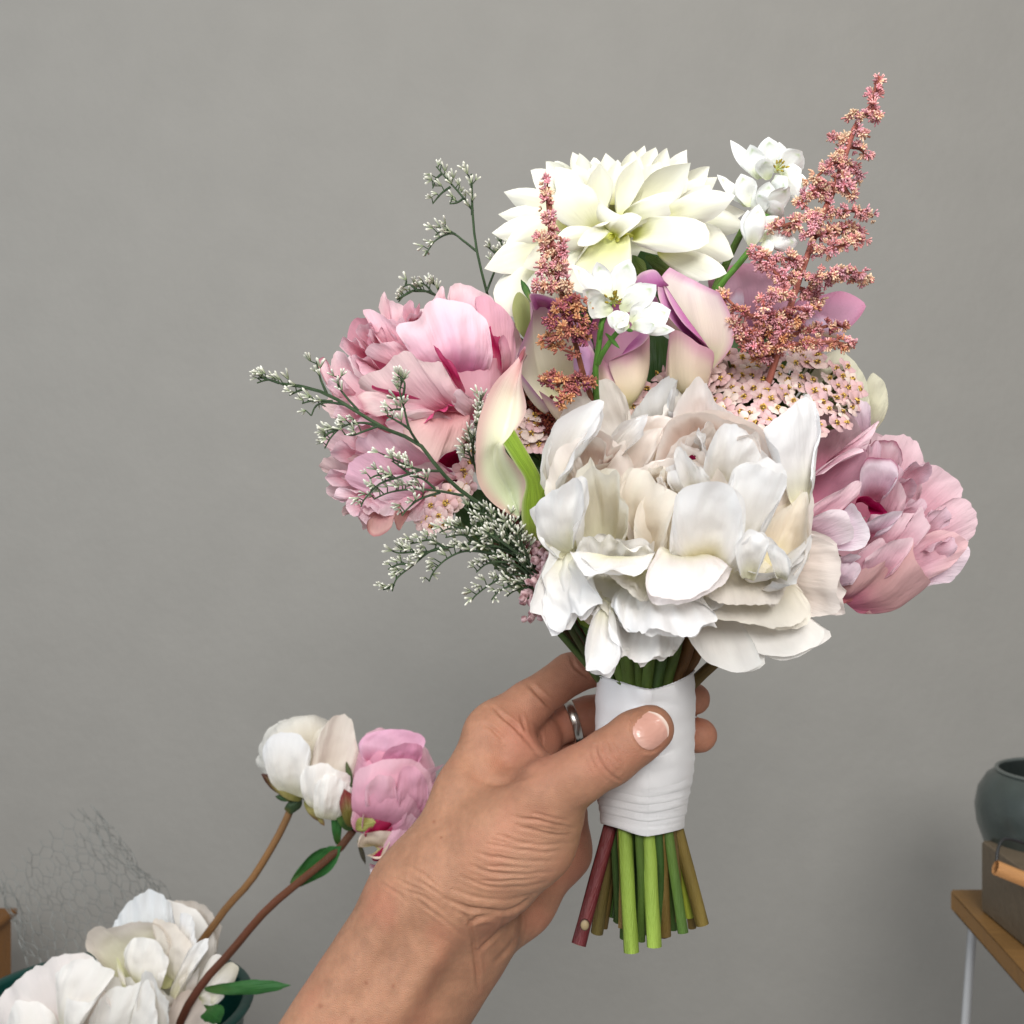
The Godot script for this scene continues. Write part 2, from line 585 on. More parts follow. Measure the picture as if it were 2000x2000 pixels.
	petal([620, 1570, -236], [610, 1500, -222, 615, 1450, -222, 640, 1410, -226, 665, 1392, -232, 685, 1400, -234, 695, 1440, -232, 700, 1490, -232, 670, 1530, -228], 8, {"cm": C(228, 218, 206), "ct": C(232, 224, 214)})
	petal([640, 1590, -234], [585, 1520, -220, 600, 1496, -218, 630, 1490, -216, 660, 1500, -218, 685, 1520, -222, 670, 1560, -226], 7)
	petal([640, 1600, -230], [615, 1530, -216, 640, 1512, -214, 668, 1520, -216, 690, 1540, -222], 6)
	var gs := {"cb": C(120, 118, 60), "cm": C(150, 140, 84), "ct": C(110, 80, 50), "mat": MT.leaf, "fold": 0.5, "ruffle": 0.6}
	lance([588, 1562, -244], [508, 1510, -236], 30, 4, gs.merged({"ct": C(70, 30, 24)}, true), "sepal")
	lance([596, 1562, -240], [632, 1608, -236], 22, 3, gs, "sepal")
	lance([572, 1560, -246], [536, 1556, -246], 14, 2, gs.merged({"cm": C(50, 80, 44), "ct": C(60, 80, 50)}, true), "sepal")
	lance([560, 1585, -252], [590, 1558, -246], 26, 4, gs.merged({"cm": C(46, 66, 38), "ct": C(50, 66, 40)}, true), "sepal")
	lance([620, 1590, -236], [634, 1614, -234], 10, 1, gs, "sepal")
	thing("peony_bud", "half open pink peony bud with crimson streak hanging beside the wrist", "peony bud", P(690, 1620, -230), G)
	st = Shape.new()
	tube(st, through(pts([690, 1622, -240, 660, 1660, -240, 590, 1718, -240, 520, 1778, -244, 450, 1860, -248, 384, 1938, -250, 340, 2050, -262, 300, 2400, -300]), 26), 0.0024, 0.0028, 10, C(100, 62, 40), C(64, 18, 26))
	part("stem", st, MT.stem)
	var pk := {"cb": C(206, 124, 154), "cm": C(230, 170, 190), "ct": C(238, 194, 208), "mat": MT.pink}
	ball_petals([[690, 1530], [695, 1470], [720, 1430], [770, 1424], [825, 1450], [850, 1500], [850, 1580], [820, 1650], [770, 1690], [720, 1620]], Vector2(770, 1540), -236, 32, pk)
	petal([745, 1500, -214], [705, 1478, -212, 700, 1455, -212, 715, 1436, -212, 745, 1426, -212, 790, 1425, -212, 832, 1442, -214, 820, 1468, -206, 790, 1478, -200, 755, 1482, -200], 5, pk.merged({"ct": C(234, 182, 208), "cm": C(236, 190, 212)}, true))
	petal([740, 1610, -214], [692, 1560, -206, 690, 1520, -204, 712, 1495, -200, 750, 1480, -196, 800, 1482, -196, 838, 1510, -202, 845, 1550, -208, 830, 1590, -210], 10, pk)
	petal([760, 1610, -210], [815, 1600, -204, 790, 1560, -196, 810, 1520, -198, 850, 1500, -204, 868, 1490, -208], 6, pk)
	petal([706, 1628, -212], [684, 1600, -206, 690, 1570, -204, 705, 1545, -202, 718, 1530, -202, 712, 1580, -202, 705, 1610, -206], 3, pk.merged({"ct": C(226, 196, 196)}, true))
	petal([740, 1640, -216], [712, 1625, -206, 735, 1600, -204, 770, 1585, -202, 790, 1580, -204, 770, 1612, -204, 745, 1630, -206], 3, pk.merged({"cb": C(150, 20, 60), "cm": C(160, 26, 66), "ct": C(178, 60, 96)}, true))
	petal([770, 1690, -220], [750, 1650, -208, 765, 1620, -206, 800, 1590, -206, 830, 1590, -210, 815, 1640, -212, 790, 1670, -214], 5, pk)
	petal([735, 1655, -220], [698, 1650, -210, 705, 1630, -206, 735, 1622, -204, 765, 1625, -206, 760, 1650, -206, 745, 1672, -208, 715, 1668, -208], 4, {"cb": C(214, 206, 150), "cm": C(232, 214, 190), "ct": C(240, 222, 206)})
	petal([760, 1680, -220], [725, 1672, -212, 745, 1660, -210, 775, 1650, -210, 780, 1680, -212], 2, pk.merged({"cb": C(140, 20, 60), "cm": C(150, 26, 66), "ct": C(170, 40, 86)}, true))
	petal([745, 1690, -222], [722, 1690, -214, 728, 1720, -212, 760, 1720, -212, 790, 1690, -214], 4, pk.merged({"cm": C(222, 210, 216), "ct": C(226, 214, 216)}, true))
	petal([760, 1600, -208], [712, 1570, -196, 716, 1530, -192, 740, 1512, -190, 768, 1520, -190, 778, 1560, -196], 4, pk)
	petal([800, 1590, -206], [776, 1560, -194, 780, 1515, -190, 806, 1498, -192, 832, 1520, -198, 836, 1560, -202], 4, pk.merged({"ct": C(230, 176, 196)}, true))
	petal([790, 1500, -206], [745, 1482, -198, 760, 1458, -197, 795, 1452, -198, 826, 1462, -204, 815, 1490, -204], 2, pk.merged({"ct": C(220, 156, 184), "cm": C(214, 146, 176)}, true))
	lance([684, 1622, -232], [650, 1540, -226], 34, 4, gs.merged({"cb": C(60, 84, 40), "cm": C(70, 100, 46), "ct": C(64, 92, 40)}, true), "sepal")
	lance([690, 1615, -222], [672, 1538, -216], 34, 5, gs.merged({"cb": C(110, 100, 40), "cm": C(104, 96, 44), "ct": C(120, 50, 50)}, true), "sepal")
	lance([688, 1540, -225], [676, 1486, -222], 12, 1, gs.merged({"cb": C(80, 100, 60), "cm": C(80, 100, 60), "ct": C(90, 100, 70)}, true), "sepal")
	lance([690, 1610, -212], [735, 1605, -204], 34, 3, gs.merged({"cm": C(150, 150, 80), "ct": C(160, 160, 90)}, true), "sepal")
	lance([700, 1640, -222], [714, 1690, -216], 10, 1, gs.merged({"cm": C(60, 56, 40), "ct": C(50, 46, 36)}, true), "sepal")
	var lf := {"cb": C(60, 92, 40), "cm": C(46, 96, 44), "ct": C(50, 100, 50), "mat": MT.leaf, "fold": 0.4, "ruffle": 0.4, "sides": 0.0}
	lance([570, 1730, -246], [670, 1650, -236], 50, -3, lf, "leaf")
	lance([660, 1650, -242], [655, 1560, -236], 22, 2, lf, "leaf")
	lance([400, 1932, -246], [572, 1924, -240], 30, 2, lf, "leaf")
	# a loose white tongue and leaf at the rim
	thing("white_peony", "small half hidden white peony bud against the bucket's right rim", "peony", P(410, 1950, -265), G)
	lance([385, 1965, -262], [428, 1862, -268], 34, 5, {"blunt": 1.0})
	lance([400, 1965, -262], [462, 1880, -268], 40, 5, {"blunt": 1.0, "ct": C(226, 222, 206)})
	lance([385, 1950, -262], [440, 1945, -262], 30, 3, {"cb": C(210, 212, 160)})
	lance([400, 1960, -262], [430, 2000, -262], 50, 3, lf, "leaf")
	st = Shape.new()
	tube(st, through(pts([395, 1960, -266, 380, 2100, -280, 330, 2500, -305]), 8), 0.0025, 0.003, 8, C(90, 110, 50), C(80, 100, 50))
	part("stem", st, MT.stem)

func wood() -> StandardMaterial3D:
	if not MT.has("wood"):
		MT.wood = mat(0.55, 0.0, 0.35)
		bump(MT.wood, noise_tex(0.02, 61, 256, 256, 4), 0.06, Vector3(2, 14, 14), true)
	return MT.wood

# an outer shell of a round bloom, in overlapping sectors
func ball_petals(ring: Array, c: Vector2, z: float, deep: float, o: Dictionary) -> void:
	var n := ring.size()
	for i in range(0, n, 2):
		var r := []
		for k in [-1, 0, 1, 2]:
			var q: Array = ring[(i + k + n) % n]
			r.append_array([q[0], q[1], z + 2.0 * sin(i * 2.0)])
		petal([c.x + rng.randf_range(-12, 12), c.y + rng.randf_range(-12, 12), z + deep * 0.75], r, deep * 0.42, o)

func netting() -> void:
	# a loose roll of hexagonal wire netting
	var a := P(92, 1655, -520)
	var b := P(262, 1935, -470)
	var t := thing("wire_netting", "crumpled roll of grey hexagonal wire netting behind the bucket", "wire netting", b)
	var d := (b - a).normalized()
	var u := d.cross(Vector3(0, 0, 1)).normalized()
	var w := d.cross(u)
	var L := a.distance_to(b)
	var rows := 11
	var cols := 30
	var r := 0.052
	var at := func(i: float, j: float) -> Vector3:
		var ang := TAU * j / cols
		var y := L * i / rows
		var rr := r * (1.0 + 0.22 * n1(cos(ang) * 30.0, sin(ang) * 30.0, y * 300.0)) * (0.92 + 0.25 * y / L)
		return a + d * (y + 0.006 * n1(ang * 9.0, y * 500.0)) + (u * cos(ang) * 1.06 + w * sin(ang) * 0.7) * rr
	var s := Shape.new()
	var g := C(134, 136, 133)
	for j in cols:
		for i in rows:
			var o := 0.5 if i % 2 else 0.0
			var p0: Vector3 = at.call(i + 0.0, j + o)
			var p1: Vector3 = at.call(i + 0.55, j + o)
			tube(s, PackedVector3Array([p0, p1]), 0.00036, 0.00036, 4, g, g)
			tube(s, PackedVector3Array([p1, at.call(i + 1.0, j + o + 0.5)]), 0.00028, 0.00028, 4, g, g)
			tube(s, PackedVector3Array([p1, at.call(i + 1.0, j + o - 0.5)]), 0.00028, 0.00028, 4, g, g)
	var m := mat(0.45, 0.0, 0.5)
	m.metallic = 0.3
	var q := part("mesh", s, m, t)
	q.name = "wire_mesh"
	q.set_meta("kind", "stuff")

# ---- right edge: table corner with a metal bowl ----
func side_table() -> void:
	var z := -520.0
	var c := P(1852, 1738, z)
	var t := thing("side_table", "brown wooden table corner on thin pale metal legs at the right edge", "table", P(1990, 2300, z))
	var s := Shape.new()
	var th := 0.014
	var top := [Vector3(0, 0, 0.006), Vector3(0.004, 0, 0.0), Vector3(0.42, 0, -0.01), Vector3(0.42, 0, 0.40), Vector3(-0.034, 0, 0.40), Vector3(-0.0005, 0, 0.02)]
	var col := C(138, 104, 62)
	var first := 0
	for y in [0.0, -th]:
		for p in top:
			s.put(c + p + Vector3(0, y, 0), col)
	for k in range(1, top.size() - 1):
		s.tri(0, k, k + 1)
		s.tri(top.size(), top.size() + k + 1, top.size() + k)
	for k in top.size():
		first = s.v.size()
		var q: Vector3 = top[(k + 1) % top.size()]
		for p in [top[k], q]:
			s.put(c + p, C(158, 118, 72))
			s.put(c + p - Vector3(0, th, 0), C(158, 118, 72))
		s.tri(first, first + 1, first + 3)
		s.tri(first, first + 3, first + 2)
	part("table_top", s, wood(), t)
	var pale := mat(0.35, 0.0, 0.5)
	for leg in [[1900, 1800, -500, 1862, 2320, -470], [2080, 1780, -560, 2070, 2320, -570]]:
		s = Shape.new()
		tube(s, pts(leg), 0.0038, 0.0038, 12, C(186, 188, 190), C(186, 188, 190))
		part("leg", s, pale, t)
	# round metal pot standing on the table
	var bc := P(2070, 1597, -475)
	var b := thing("metal_pot", "round dark grey metal pot standing on the wooden table at the right edge", "pot", bc - Vector3(0, 0.076, 0))
	s = Shape.new()
	var prof := [[0.001, -0.076], [0.032, -0.076], [0.036, -0.073], [0.044, -0.055], [0.056, -0.03], [0.0635, -0.008], [0.065, 0.006], [0.0625, 0.02], [0.056, 0.031], [0.049, 0.036], [0.0475, 0.0375], [0.046, 0.036], [0.052, 0.024], [0.058, 0.006], [0.054, -0.02], [0.034, -0.07], [0.001, -0.0735]]
	for i in 65:
		var a := TAU * i / 64
		for q in prof:
			s.put(bc + Vector3(cos(a) * q[0], q[1], sin(a) * q[0]), C(104, 114, 112) * (1.0 + 0.15 * n1(cos(a) * 60.0, q[1] * 900.0, sin(a) * 60.0)))
	s.grid(0, 64, prof.size() - 1)
	var mm := mat(0.3, 0.0, 0.5)
	mm.metallic = 0.75
	bump(mm, noise_tex(0.02, 71, 256, 256, 3), 0.05, Vector3(9, 9, 9), true)
	part("body", s, mm, b)
	s = Shape.new()
	for i in 65:
		var a := TAU * i / 64
		for k in 9:
			var e := TAU * k / 8
			s.put(bc + Vector3(cos(a), 0, sin(a)) * (0.0478 + 0.0018 * cos(e)) + Vector3(0, 0.0375 + 0.0018 * sin(e), 0), C(130, 138, 136))
	s.grid(0, 64, 8)
	part("rolled_rim", s, mm, b)
	# a small wooden caddy with a dark wire handle under it
	var k := P(1990, 1825, -420)
	var d := thing("wooden_caddy", "small dark wooden box with a pale top slat standing on the table corner", "box", k)
	s = Shape.new()
	box(s, k + Vector3(-0.008, 0.0, -0.05), k + Vector3(0.12, 0.058, 0.04), C(112, 100, 84), 0.002)
	part("body", s, wood(), d)
	s = Shape.new()
	var sl := P(1944, 1694, -375)
	tube(s, PackedVector3Array([sl, sl + Vector3(0.09, -0.035, 0.01)]), 0.0055, 0.0055, 8, C(190, 140, 92), C(190, 140, 92), C(200, 150, 100))
	part("top_slat", s, wood(), d)
	s = Shape.new()
	tube(s, through(pts([1946, 1690, -385, 1950, 1655, -390, 1966, 1638, -395, 2010, 1650, -400]), 10), 0.0012, 0.0012, 6, C(40, 42, 44), C(40, 42, 44))
	part("wire_handle", s, pale, d)

# ---- petal looks ----
func peony_style() -> Dictionary:
	return {"mat": MT.petal, "nu": 26, "nv": 16, "cb": C(238, 235, 208), "cm": C(246, 242, 236), "ct": C(247, 245, 242), "ce": C(246, 244, 240), "ew": 0.0, "ea": 0.0, "sides": 0.0, "spot": 0.0, "crease": 0.0, "twin": 0.0, "puff": 1.0,
		"grad": 1.0, "vein": 0.04, "ruffle": 2.0, "rf": 80.0, "fold": 1.5, "ff": 55.0, "lump": 0.55, "notch": 0.04, "curl": 0.0, "peak": 0.85, "foot": 0.4, "round": 0.62}

const BOUND := "flowers bound in the bouquet"

# a stem from under a bloom, through the ribbon, to its cut end
func stem(head: Array, low: Array, cutend: Array, r: float, ca: Color, cb: Color) -> void:
	var s := Shape.new()
	var zm: float = low[2]
	var neck := [1258.0 + (low[0] - 1258.0) * 0.72, 1390.0, zm * 0.55]
	var waist := [1256.0 + (low[0] - 1256.0) * 0.84, 1560.0, zm * 0.7]
	tube(s, through(pts(head + neck + waist + low + cutend), 26), r * 0.00085, r * 0.001, 12, ca, cb, C(190, 196, 130))
	part("stem", s, MT.stem)

func bouquet() -> void:
	white_peony()
	pink_left()
	pink_right()
	white_behind()
	dahlia()
	callas()
	delphiniums()
	yarrow()
	astilbes()
	statice()
	greens()
	ribbon()

func white_peony() -> void:
	S = peony_style().merged({"nu": 46, "nv": 24, "notch": 0.06, "twin": 1.0, "puff": 0.62, "fold": 1.8}, true)
	thing("white_peony", "large open white peony at the front of the bouquet just above the ribbon", "peony", P(1290, 1160, 10), BOUND)
	stem([1285, 1120, 15], [1292, 1622, 6], [1299, 1828, 8], 2.3, C(96, 88, 44), C(104, 84, 40))
	var cream := {"cb": C(240, 230, 190), "cm": C(246, 235, 218), "ct": C(247, 240, 230)}
	var blush := {"cb": C(245, 231, 214), "cm": C(247, 235, 226), "ct": C(247, 240, 235)}
	var grey := {"cb": C(240, 232, 222), "cm": C(245, 239, 233), "ct": C(246, 242, 237)}
	var cool := {"cm": C(246, 243, 239), "ct": C(247, 246, 246)}
	var green := {"cb": C(232, 231, 186), "cm": C(242, 239, 220), "ct": C(246, 242, 233)}
	# hidden floor of the bloom
	petal([1300, 1010, 20], [1120, 1100, 26, 1090, 960, 24, 1180, 860, 20, 1320, 820, 18, 1470, 850, 20, 1550, 960, 22, 1540, 1100, 26, 1400, 1180, 30, 1230, 1180, 30, 1125, 1105, 26], 0, cream)
	# broad petals filling the cup
	petal([1190, 1095, 28], [1068, 1030, 38, 1064, 940, 41, 1090, 872, 42, 1140, 848, 42, 1200, 858, 40, 1236, 900, 38, 1240, 960, 38], -3, blush)
	petal([1330, 1095, 40], [1212, 1020, 49, 1222, 935, 51, 1268, 902, 53, 1330, 888, 55, 1392, 898, 57, 1432, 962, 60], -3, blush)
	petal([1340, 1100, 44], [1240, 1080, 54, 1240, 1000, 56, 1280, 950, 58, 1340, 935, 60, 1400, 950, 61, 1420, 1020, 61], -2, cream)
	petal([1482, 1115, 44], [1440, 1010, 58, 1468, 935, 59, 1530, 915, 55, 1574, 945, 51, 1583, 1020, 51, 1576, 1085, 53], -3, blush)
	petal([1300, 1130, 40], [1120, 1100, 50, 1110, 1160, 54, 1160, 1200, 58, 1240, 1225, 62, 1330, 1220, 64, 1400, 1190, 64, 1440, 1140, 60], 2, cool)
	# back
	petal([1290, 860, 0], [1226, 815, 8, 1258, 772, 12, 1300, 735, 14, 1321, 726, 16, 1324, 738, 16, 1310, 760, 14, 1304, 800, 10, 1330, 800, 8], 3, {"cm": C(216, 214, 210), "ct": C(232, 234, 236)})
	petal([1330, 850, 2], [1290, 815, 10, 1308, 775, 10, 1325, 760, 10, 1338, 790, 8, 1350, 800, 6], 2, grey)
	petal([1230, 930, 5], [1085, 838, 18, 1100, 790, 20, 1130, 757, 20, 1165, 743, 20, 1190, 742, 20, 1213, 764, 20, 1226, 789, 20, 1224, 830, 20, 1212, 862, 20], -7, grey)
	petal([1078, 985, 30], [1062, 950, 38, 1059, 910, 45, 1070, 868, 50, 1093, 820, 50, 1130, 793, 50, 1172, 779, 48, 1172, 812, 58, 1162, 848, 62, 1128, 875, 62, 1108, 916, 60, 1086, 940, 55], 5, cool.merged({"notch": 0.05}, true))
	petal([1240, 900, 20], [1210, 855, 30, 1250, 815, 32, 1310, 812, 32, 1302, 840, 34, 1270, 870, 36], 3, blush)
	petal([1190, 900, 25], [1196, 860, 40, 1222, 828, 44, 1258, 811, 46, 1268, 818, 48, 1256, 848, 48, 1230, 872, 46], 4, cool)
	petal([1200, 965, 20], [1170, 905, 30, 1198, 870, 36, 1240, 848, 40, 1287, 838, 42, 1278, 880, 42, 1258, 914, 40, 1222, 935, 36], 4, blush)
	petal([1150, 935, 38], [1127, 878, 48, 1150, 849, 54, 1187, 856, 56, 1189, 884, 58, 1206, 880, 52, 1195, 897, 52, 1165, 905, 52], -3, blush.merged({"cm": C(226, 206, 196)}, true))
	petal([1140, 945, 40], [1108, 920, 50, 1122, 890, 54, 1140, 905, 54, 1140, 925, 52], 2, blush)
	# top
	petal([1390, 930, 8], [1316, 802, 20, 1332, 768, 22, 1361, 736, 24, 1385, 755, 24, 1398, 784, 26, 1440, 812, 30, 1482, 835, 32, 1502, 880, 30], -4, {"cb": C(238, 216, 208), "cm": C(243, 232, 226), "ct": C(243, 241, 240)})
	petal([1400, 960, 14], [1275, 925, 38, 1284, 880, 43, 1307, 825, 43, 1348, 802, 41, 1400, 810, 41, 1453, 826, 42, 1487, 848, 44, 1503, 890, 44, 1502, 935, 40], -9, blush.merged({"cm": C(238, 214, 200), "notch": 0.02}, true))
	petal([1310, 975, 22], [1258, 930, 44, 1272, 905, 49, 1305, 886, 52, 1333, 864, 54, 1368, 835, 52, 1398, 828, 46, 1402, 862, 40], -4, blush)
	petal([1400, 970, 24], [1340, 905, 46, 1345, 870, 46, 1368, 845, 44, 1400, 850, 42, 1410, 890, 40], -3, blush.merged({"cm": C(232, 204, 186)}, true))
	petal([1385, 905, 40], [1375, 880, 52, 1367, 837, 58, 1377, 855, 60, 1384, 885, 56], 1, cool)
	petal([1378, 935, 45], [1342, 888, 56, 1325, 868, 60, 1345, 868, 62, 1365, 883, 62, 1382, 908, 58], 2, blush.merged({"ew": 0.1, "ea": 0.0}, true))
	petal([1346, 896, 60], [1349, 889, 61.5, 1352, 888, 62, 1358, 893, 62.5, 1360, 898, 62.5, 1354, 896, 62], 0.3, {"cb": C(140, 20, 60), "cm": C(120, 16, 56), "ct": C(130, 20, 60), "nu": 6, "nv": 4, "ruffle": 0.0, "fold": 0.0, "lump": 0.0})
	petal([1412, 965, 45], [1372, 922, 60, 1382, 878, 65, 1404, 836, 67, 1425, 829, 68, 1446, 838, 70, 1470, 856, 67, 1484, 880, 65, 1488, 908, 65, 1462, 935, 71], 6, cool)
	petal([1460, 900, 58], [1440, 850, 68, 1458, 845, 69, 1475, 852, 67, 1486, 878, 65, 1484, 900, 65], 2, blush)
	petal([1362, 965, 52], [1304, 946, 62, 1302, 930, 65, 1320, 913, 67, 1317, 893, 68, 1328, 877, 69, 1350, 898, 71, 1382, 932, 69], 4, cool)
	petal([1300, 970, 42], [1252, 938, 54, 1268, 912, 59, 1290, 918, 62, 1304, 932, 63, 1302, 955, 62], 3, cream.merged({"cm": C(240, 222, 200)}, true))
	petal([1300, 965, 50], [1270, 925, 58, 1280, 912, 62, 1292, 916, 64, 1284, 925, 66, 1296, 935, 64], -2, cream)
	petal([1310, 965, 54], [1280, 935, 62, 1290, 930, 65, 1302, 938, 66, 1304, 952, 64], 2, blush)
	# left cup
	petal([1180, 1085, 40], [1108, 1040, 55, 1113, 980, 62, 1133, 925, 66, 1150, 912, 66, 1158, 900, 66, 1170, 915, 66, 1184, 922, 66, 1202, 912, 68, 1211, 940, 68, 1212, 970, 68, 1228, 982, 68, 1229, 1010, 67, 1225, 1035, 65, 1213, 1058, 58], -5, {"cm": C(240, 234, 216), "ct": C(243, 240, 230)})
	petal([1112, 1078, 48], [1094, 1085, 50, 1070, 1062, 52, 1045, 1027, 54, 1036, 998, 56, 1054, 974, 62, 1090, 948, 68, 1131, 924, 71, 1139, 958, 75, 1141, 990, 75, 1118, 1032, 69], 6, cool)
	# inner front
	petal([1252, 1092, 35], [1203, 1000, 45, 1211, 950, 53, 1234, 915, 57, 1270, 924, 61, 1300, 954, 65, 1319, 975, 67, 1310, 1030, 63, 1298, 1078, 56], 5, cream)
	petal([1450, 1095, 58], [1424, 962, 73, 1432, 926, 79, 1452, 905, 81, 1490, 904, 83, 1521, 915, 83, 1543, 929, 81, 1527, 966, 79, 1494, 1011, 75, 1482, 1048, 71], 5, cool.merged({"fold": 1.8, "ff": 60.0}, true))
	petal([1378, 1104, 60], [1306, 1080, 67, 1309, 1040, 76, 1314, 1000, 83, 1320, 967, 85, 1350, 950, 87, 1396, 934, 89, 1432, 948, 89, 1448, 985, 89, 1452, 1040, 83, 1442, 1098, 72], 8, cool.merged({"fold": 2.0, "ff": 50.0, "cb": C(236, 226, 180)}, true))
	# right
	petal([1562, 995, 48], [1530, 917, 62, 1507, 873, 62, 1489, 838, 58, 1514, 817, 56, 1545, 790, 54, 1575, 765, 50, 1590, 784, 48, 1592, 826, 50, 1586, 880, 52, 1577, 935, 54], 4, {"cm": C(242, 240, 240), "ct": C(243, 244, 246), "fold": 0.6})
	petal([1500, 1115, 50], [1476, 1055, 54, 1500, 1008, 55, 1540, 985, 53, 1572, 956, 55, 1581, 1010, 61, 1583, 1045, 65, 1577, 1085, 69, 1556, 1122, 71], -3, cream)
	petal([1470, 1135, 55], [1448, 1105, 70, 1480, 1118, 78, 1515, 1120, 79, 1550, 1105, 77, 1575, 1075, 72, 1586, 1048, 66, 1578, 1090, 70, 1560, 1130, 76, 1553, 1142, 76, 1510, 1140, 78], 2, cool)
	petal([1462, 1132, 73], [1446, 1110, 80, 1436, 1072, 85, 1458, 1041, 85, 1483, 1040, 85, 1503, 1056, 83, 1491, 1086, 86, 1481, 1118, 84], 4, cool.merged({"ruffle": 2.2, "lump": 1.0}, true))
	petal([1528, 1132, 73], [1512, 1116, 81, 1499, 1070, 81, 1510, 1062, 83, 1529, 1076, 83, 1544, 1102, 82, 1539, 1127, 78], 3, cool.merged({"lump": 0.9}, true))
	# front lower centre
	petal([1332, 1080, 60], [1283, 1084, 71, 1264, 1120, 81, 1259, 1150, 86, 1275, 1168, 88, 1320, 1173, 91, 1362, 1167, 91, 1400, 1140, 87, 1424, 1108, 78], 6, {"cm": C(243, 236, 232), "ct": C(244, 238, 237), "fold": 0.7})
	petal([1200, 1112, 48], [1118, 1086, 58, 1140, 1062, 60, 1165, 1053, 61, 1202, 1051, 61, 1220, 1066, 63, 1258, 1060, 63, 1279, 1075, 60], -2, cool.merged({"ruffle": 2.6, "lump": 1.6, "rf": 110.0}, true))
	petal([1215, 1086, 60], [1112, 1078, 71, 1130, 1098, 77, 1155, 1115, 81, 1193, 1124, 84, 1231, 1123, 84, 1260, 1112, 80, 1280, 1085, 71], 3, cool.merged({"notch": 0.08}, true))
	petal([1112, 1058, 45], [1092, 1052, 46, 1086, 1075, 50, 1074, 1107, 50, 1061, 1140, 52, 1056, 1200, 54, 1067, 1228, 56, 1084, 1240, 58, 1106, 1232, 62, 1117, 1210, 62, 1134, 1212, 64, 1172, 1183, 66, 1150, 1140, 66, 1126, 1096, 60], 5, cool.merged({"ruffle": 3.6, "fold": 3.0, "ff": 70.0, "lump": 1.8, "notch": 0.16}, true))
	petal([1262, 1112, 32], [1118, 1108, 48, 1130, 1150, 54, 1160, 1185, 60, 1200, 1206, 62, 1240, 1214, 62, 1255, 1180, 60], -4, green)
	petal([1265, 1102, 44], [1147, 1117, 67, 1178, 1123, 71, 1203, 1138, 73, 1225, 1149, 75, 1244, 1169, 76, 1263, 1162, 72, 1268, 1132, 66], -2, green)
	petal([1290, 1130, 48], [1196, 1182, 66, 1208, 1202, 72, 1232, 1226, 78, 1258, 1240, 83, 1290, 1235, 85, 1330, 1240, 85, 1356, 1242, 85, 1380, 1228, 83, 1403, 1208, 79, 1345, 1172, 72], 4, cool.merged({"ruffle": 2.8, "fold": 2.2, "notch": 0.08}, true))
	petal([1184, 1172, 54], [1170, 1188, 60, 1153, 1222, 65, 1142, 1265, 67, 1146, 1314, 67, 1168, 1317, 69, 1190, 1320, 69, 1207, 1296, 69, 1211, 1270, 69, 1188, 1240, 67, 1192, 1205, 62], 4, cool.merged({"ruffle": 2.2, "fold": 2.0, "notch": 0.08}, true))
	petal([1272, 1150, 38], [1193, 1190, 54, 1188, 1240, 60, 1210, 1273, 64, 1235, 1286, 67, 1254, 1298, 69, 1276, 1288, 69, 1298, 1290, 67, 1318, 1268, 65, 1340, 1246, 61], 3, {"cb": C(210, 200, 180), "ruffle": 2.8, "notch": 0.08, "fold": 2.0})
	petal([1408, 1145, 22], [1340, 1238, 40, 1364, 1273, 45, 1388, 1295, 49, 1425, 1307, 53, 1458, 1310, 55, 1489, 1295, 57, 1481, 1277, 55, 1512, 1285, 55, 1550, 1283, 53, 1596, 1262, 49, 1612, 1234, 43, 1592, 1216, 38, 1540, 1195, 32], 5, {"notch": 0.015, "ruffle": 0.9, "cb": C(230, 220, 190)})
	petal([1436, 1080, 32], [1335, 1172, 59, 1400, 1206, 61, 1460, 1218, 63, 1508, 1228, 63, 1541, 1225, 61, 1574, 1212, 57, 1579, 1194, 53, 1569, 1168, 49, 1548, 1140, 45], 4, {"ruffle": 1.0, "cm": C(236, 230, 212), "ct": C(241, 236, 226)})
	petal([1432, 1085, 45], [1372, 1160, 66, 1398, 1177, 69, 1430, 1183, 71, 1497, 1183, 71, 1523, 1176, 67, 1532, 1142, 61], 4, {"ruffle": 0.7, "cm": C(236, 230, 216), "ct": C(241, 234, 226)})
	petal([1515, 1110, 18], [1560, 1035, 34, 1600, 1048, 39, 1634, 1078, 43, 1639, 1124, 45, 1637, 1155, 45, 1642, 1175, 45, 1637, 1197, 43, 1610, 1204, 41, 1570, 1206, 37], 6, blush.merged({"ct": C(243, 236, 232)}, true))
	petal([1180, 1165, 34], [1120, 1195, 44, 1150, 1210, 48, 1185, 1215, 50, 1205, 1230, 48], 2, green)

func pink_style() -> Dictionary:
	return peony_style().merged({"mat": MT.pink, "cb": C(222, 118, 150), "cm": C(239, 188, 200), "ct": C(243, 217, 222), "vein": 0.05, "ruffle": 1.8, "fold": 1.2}, true)

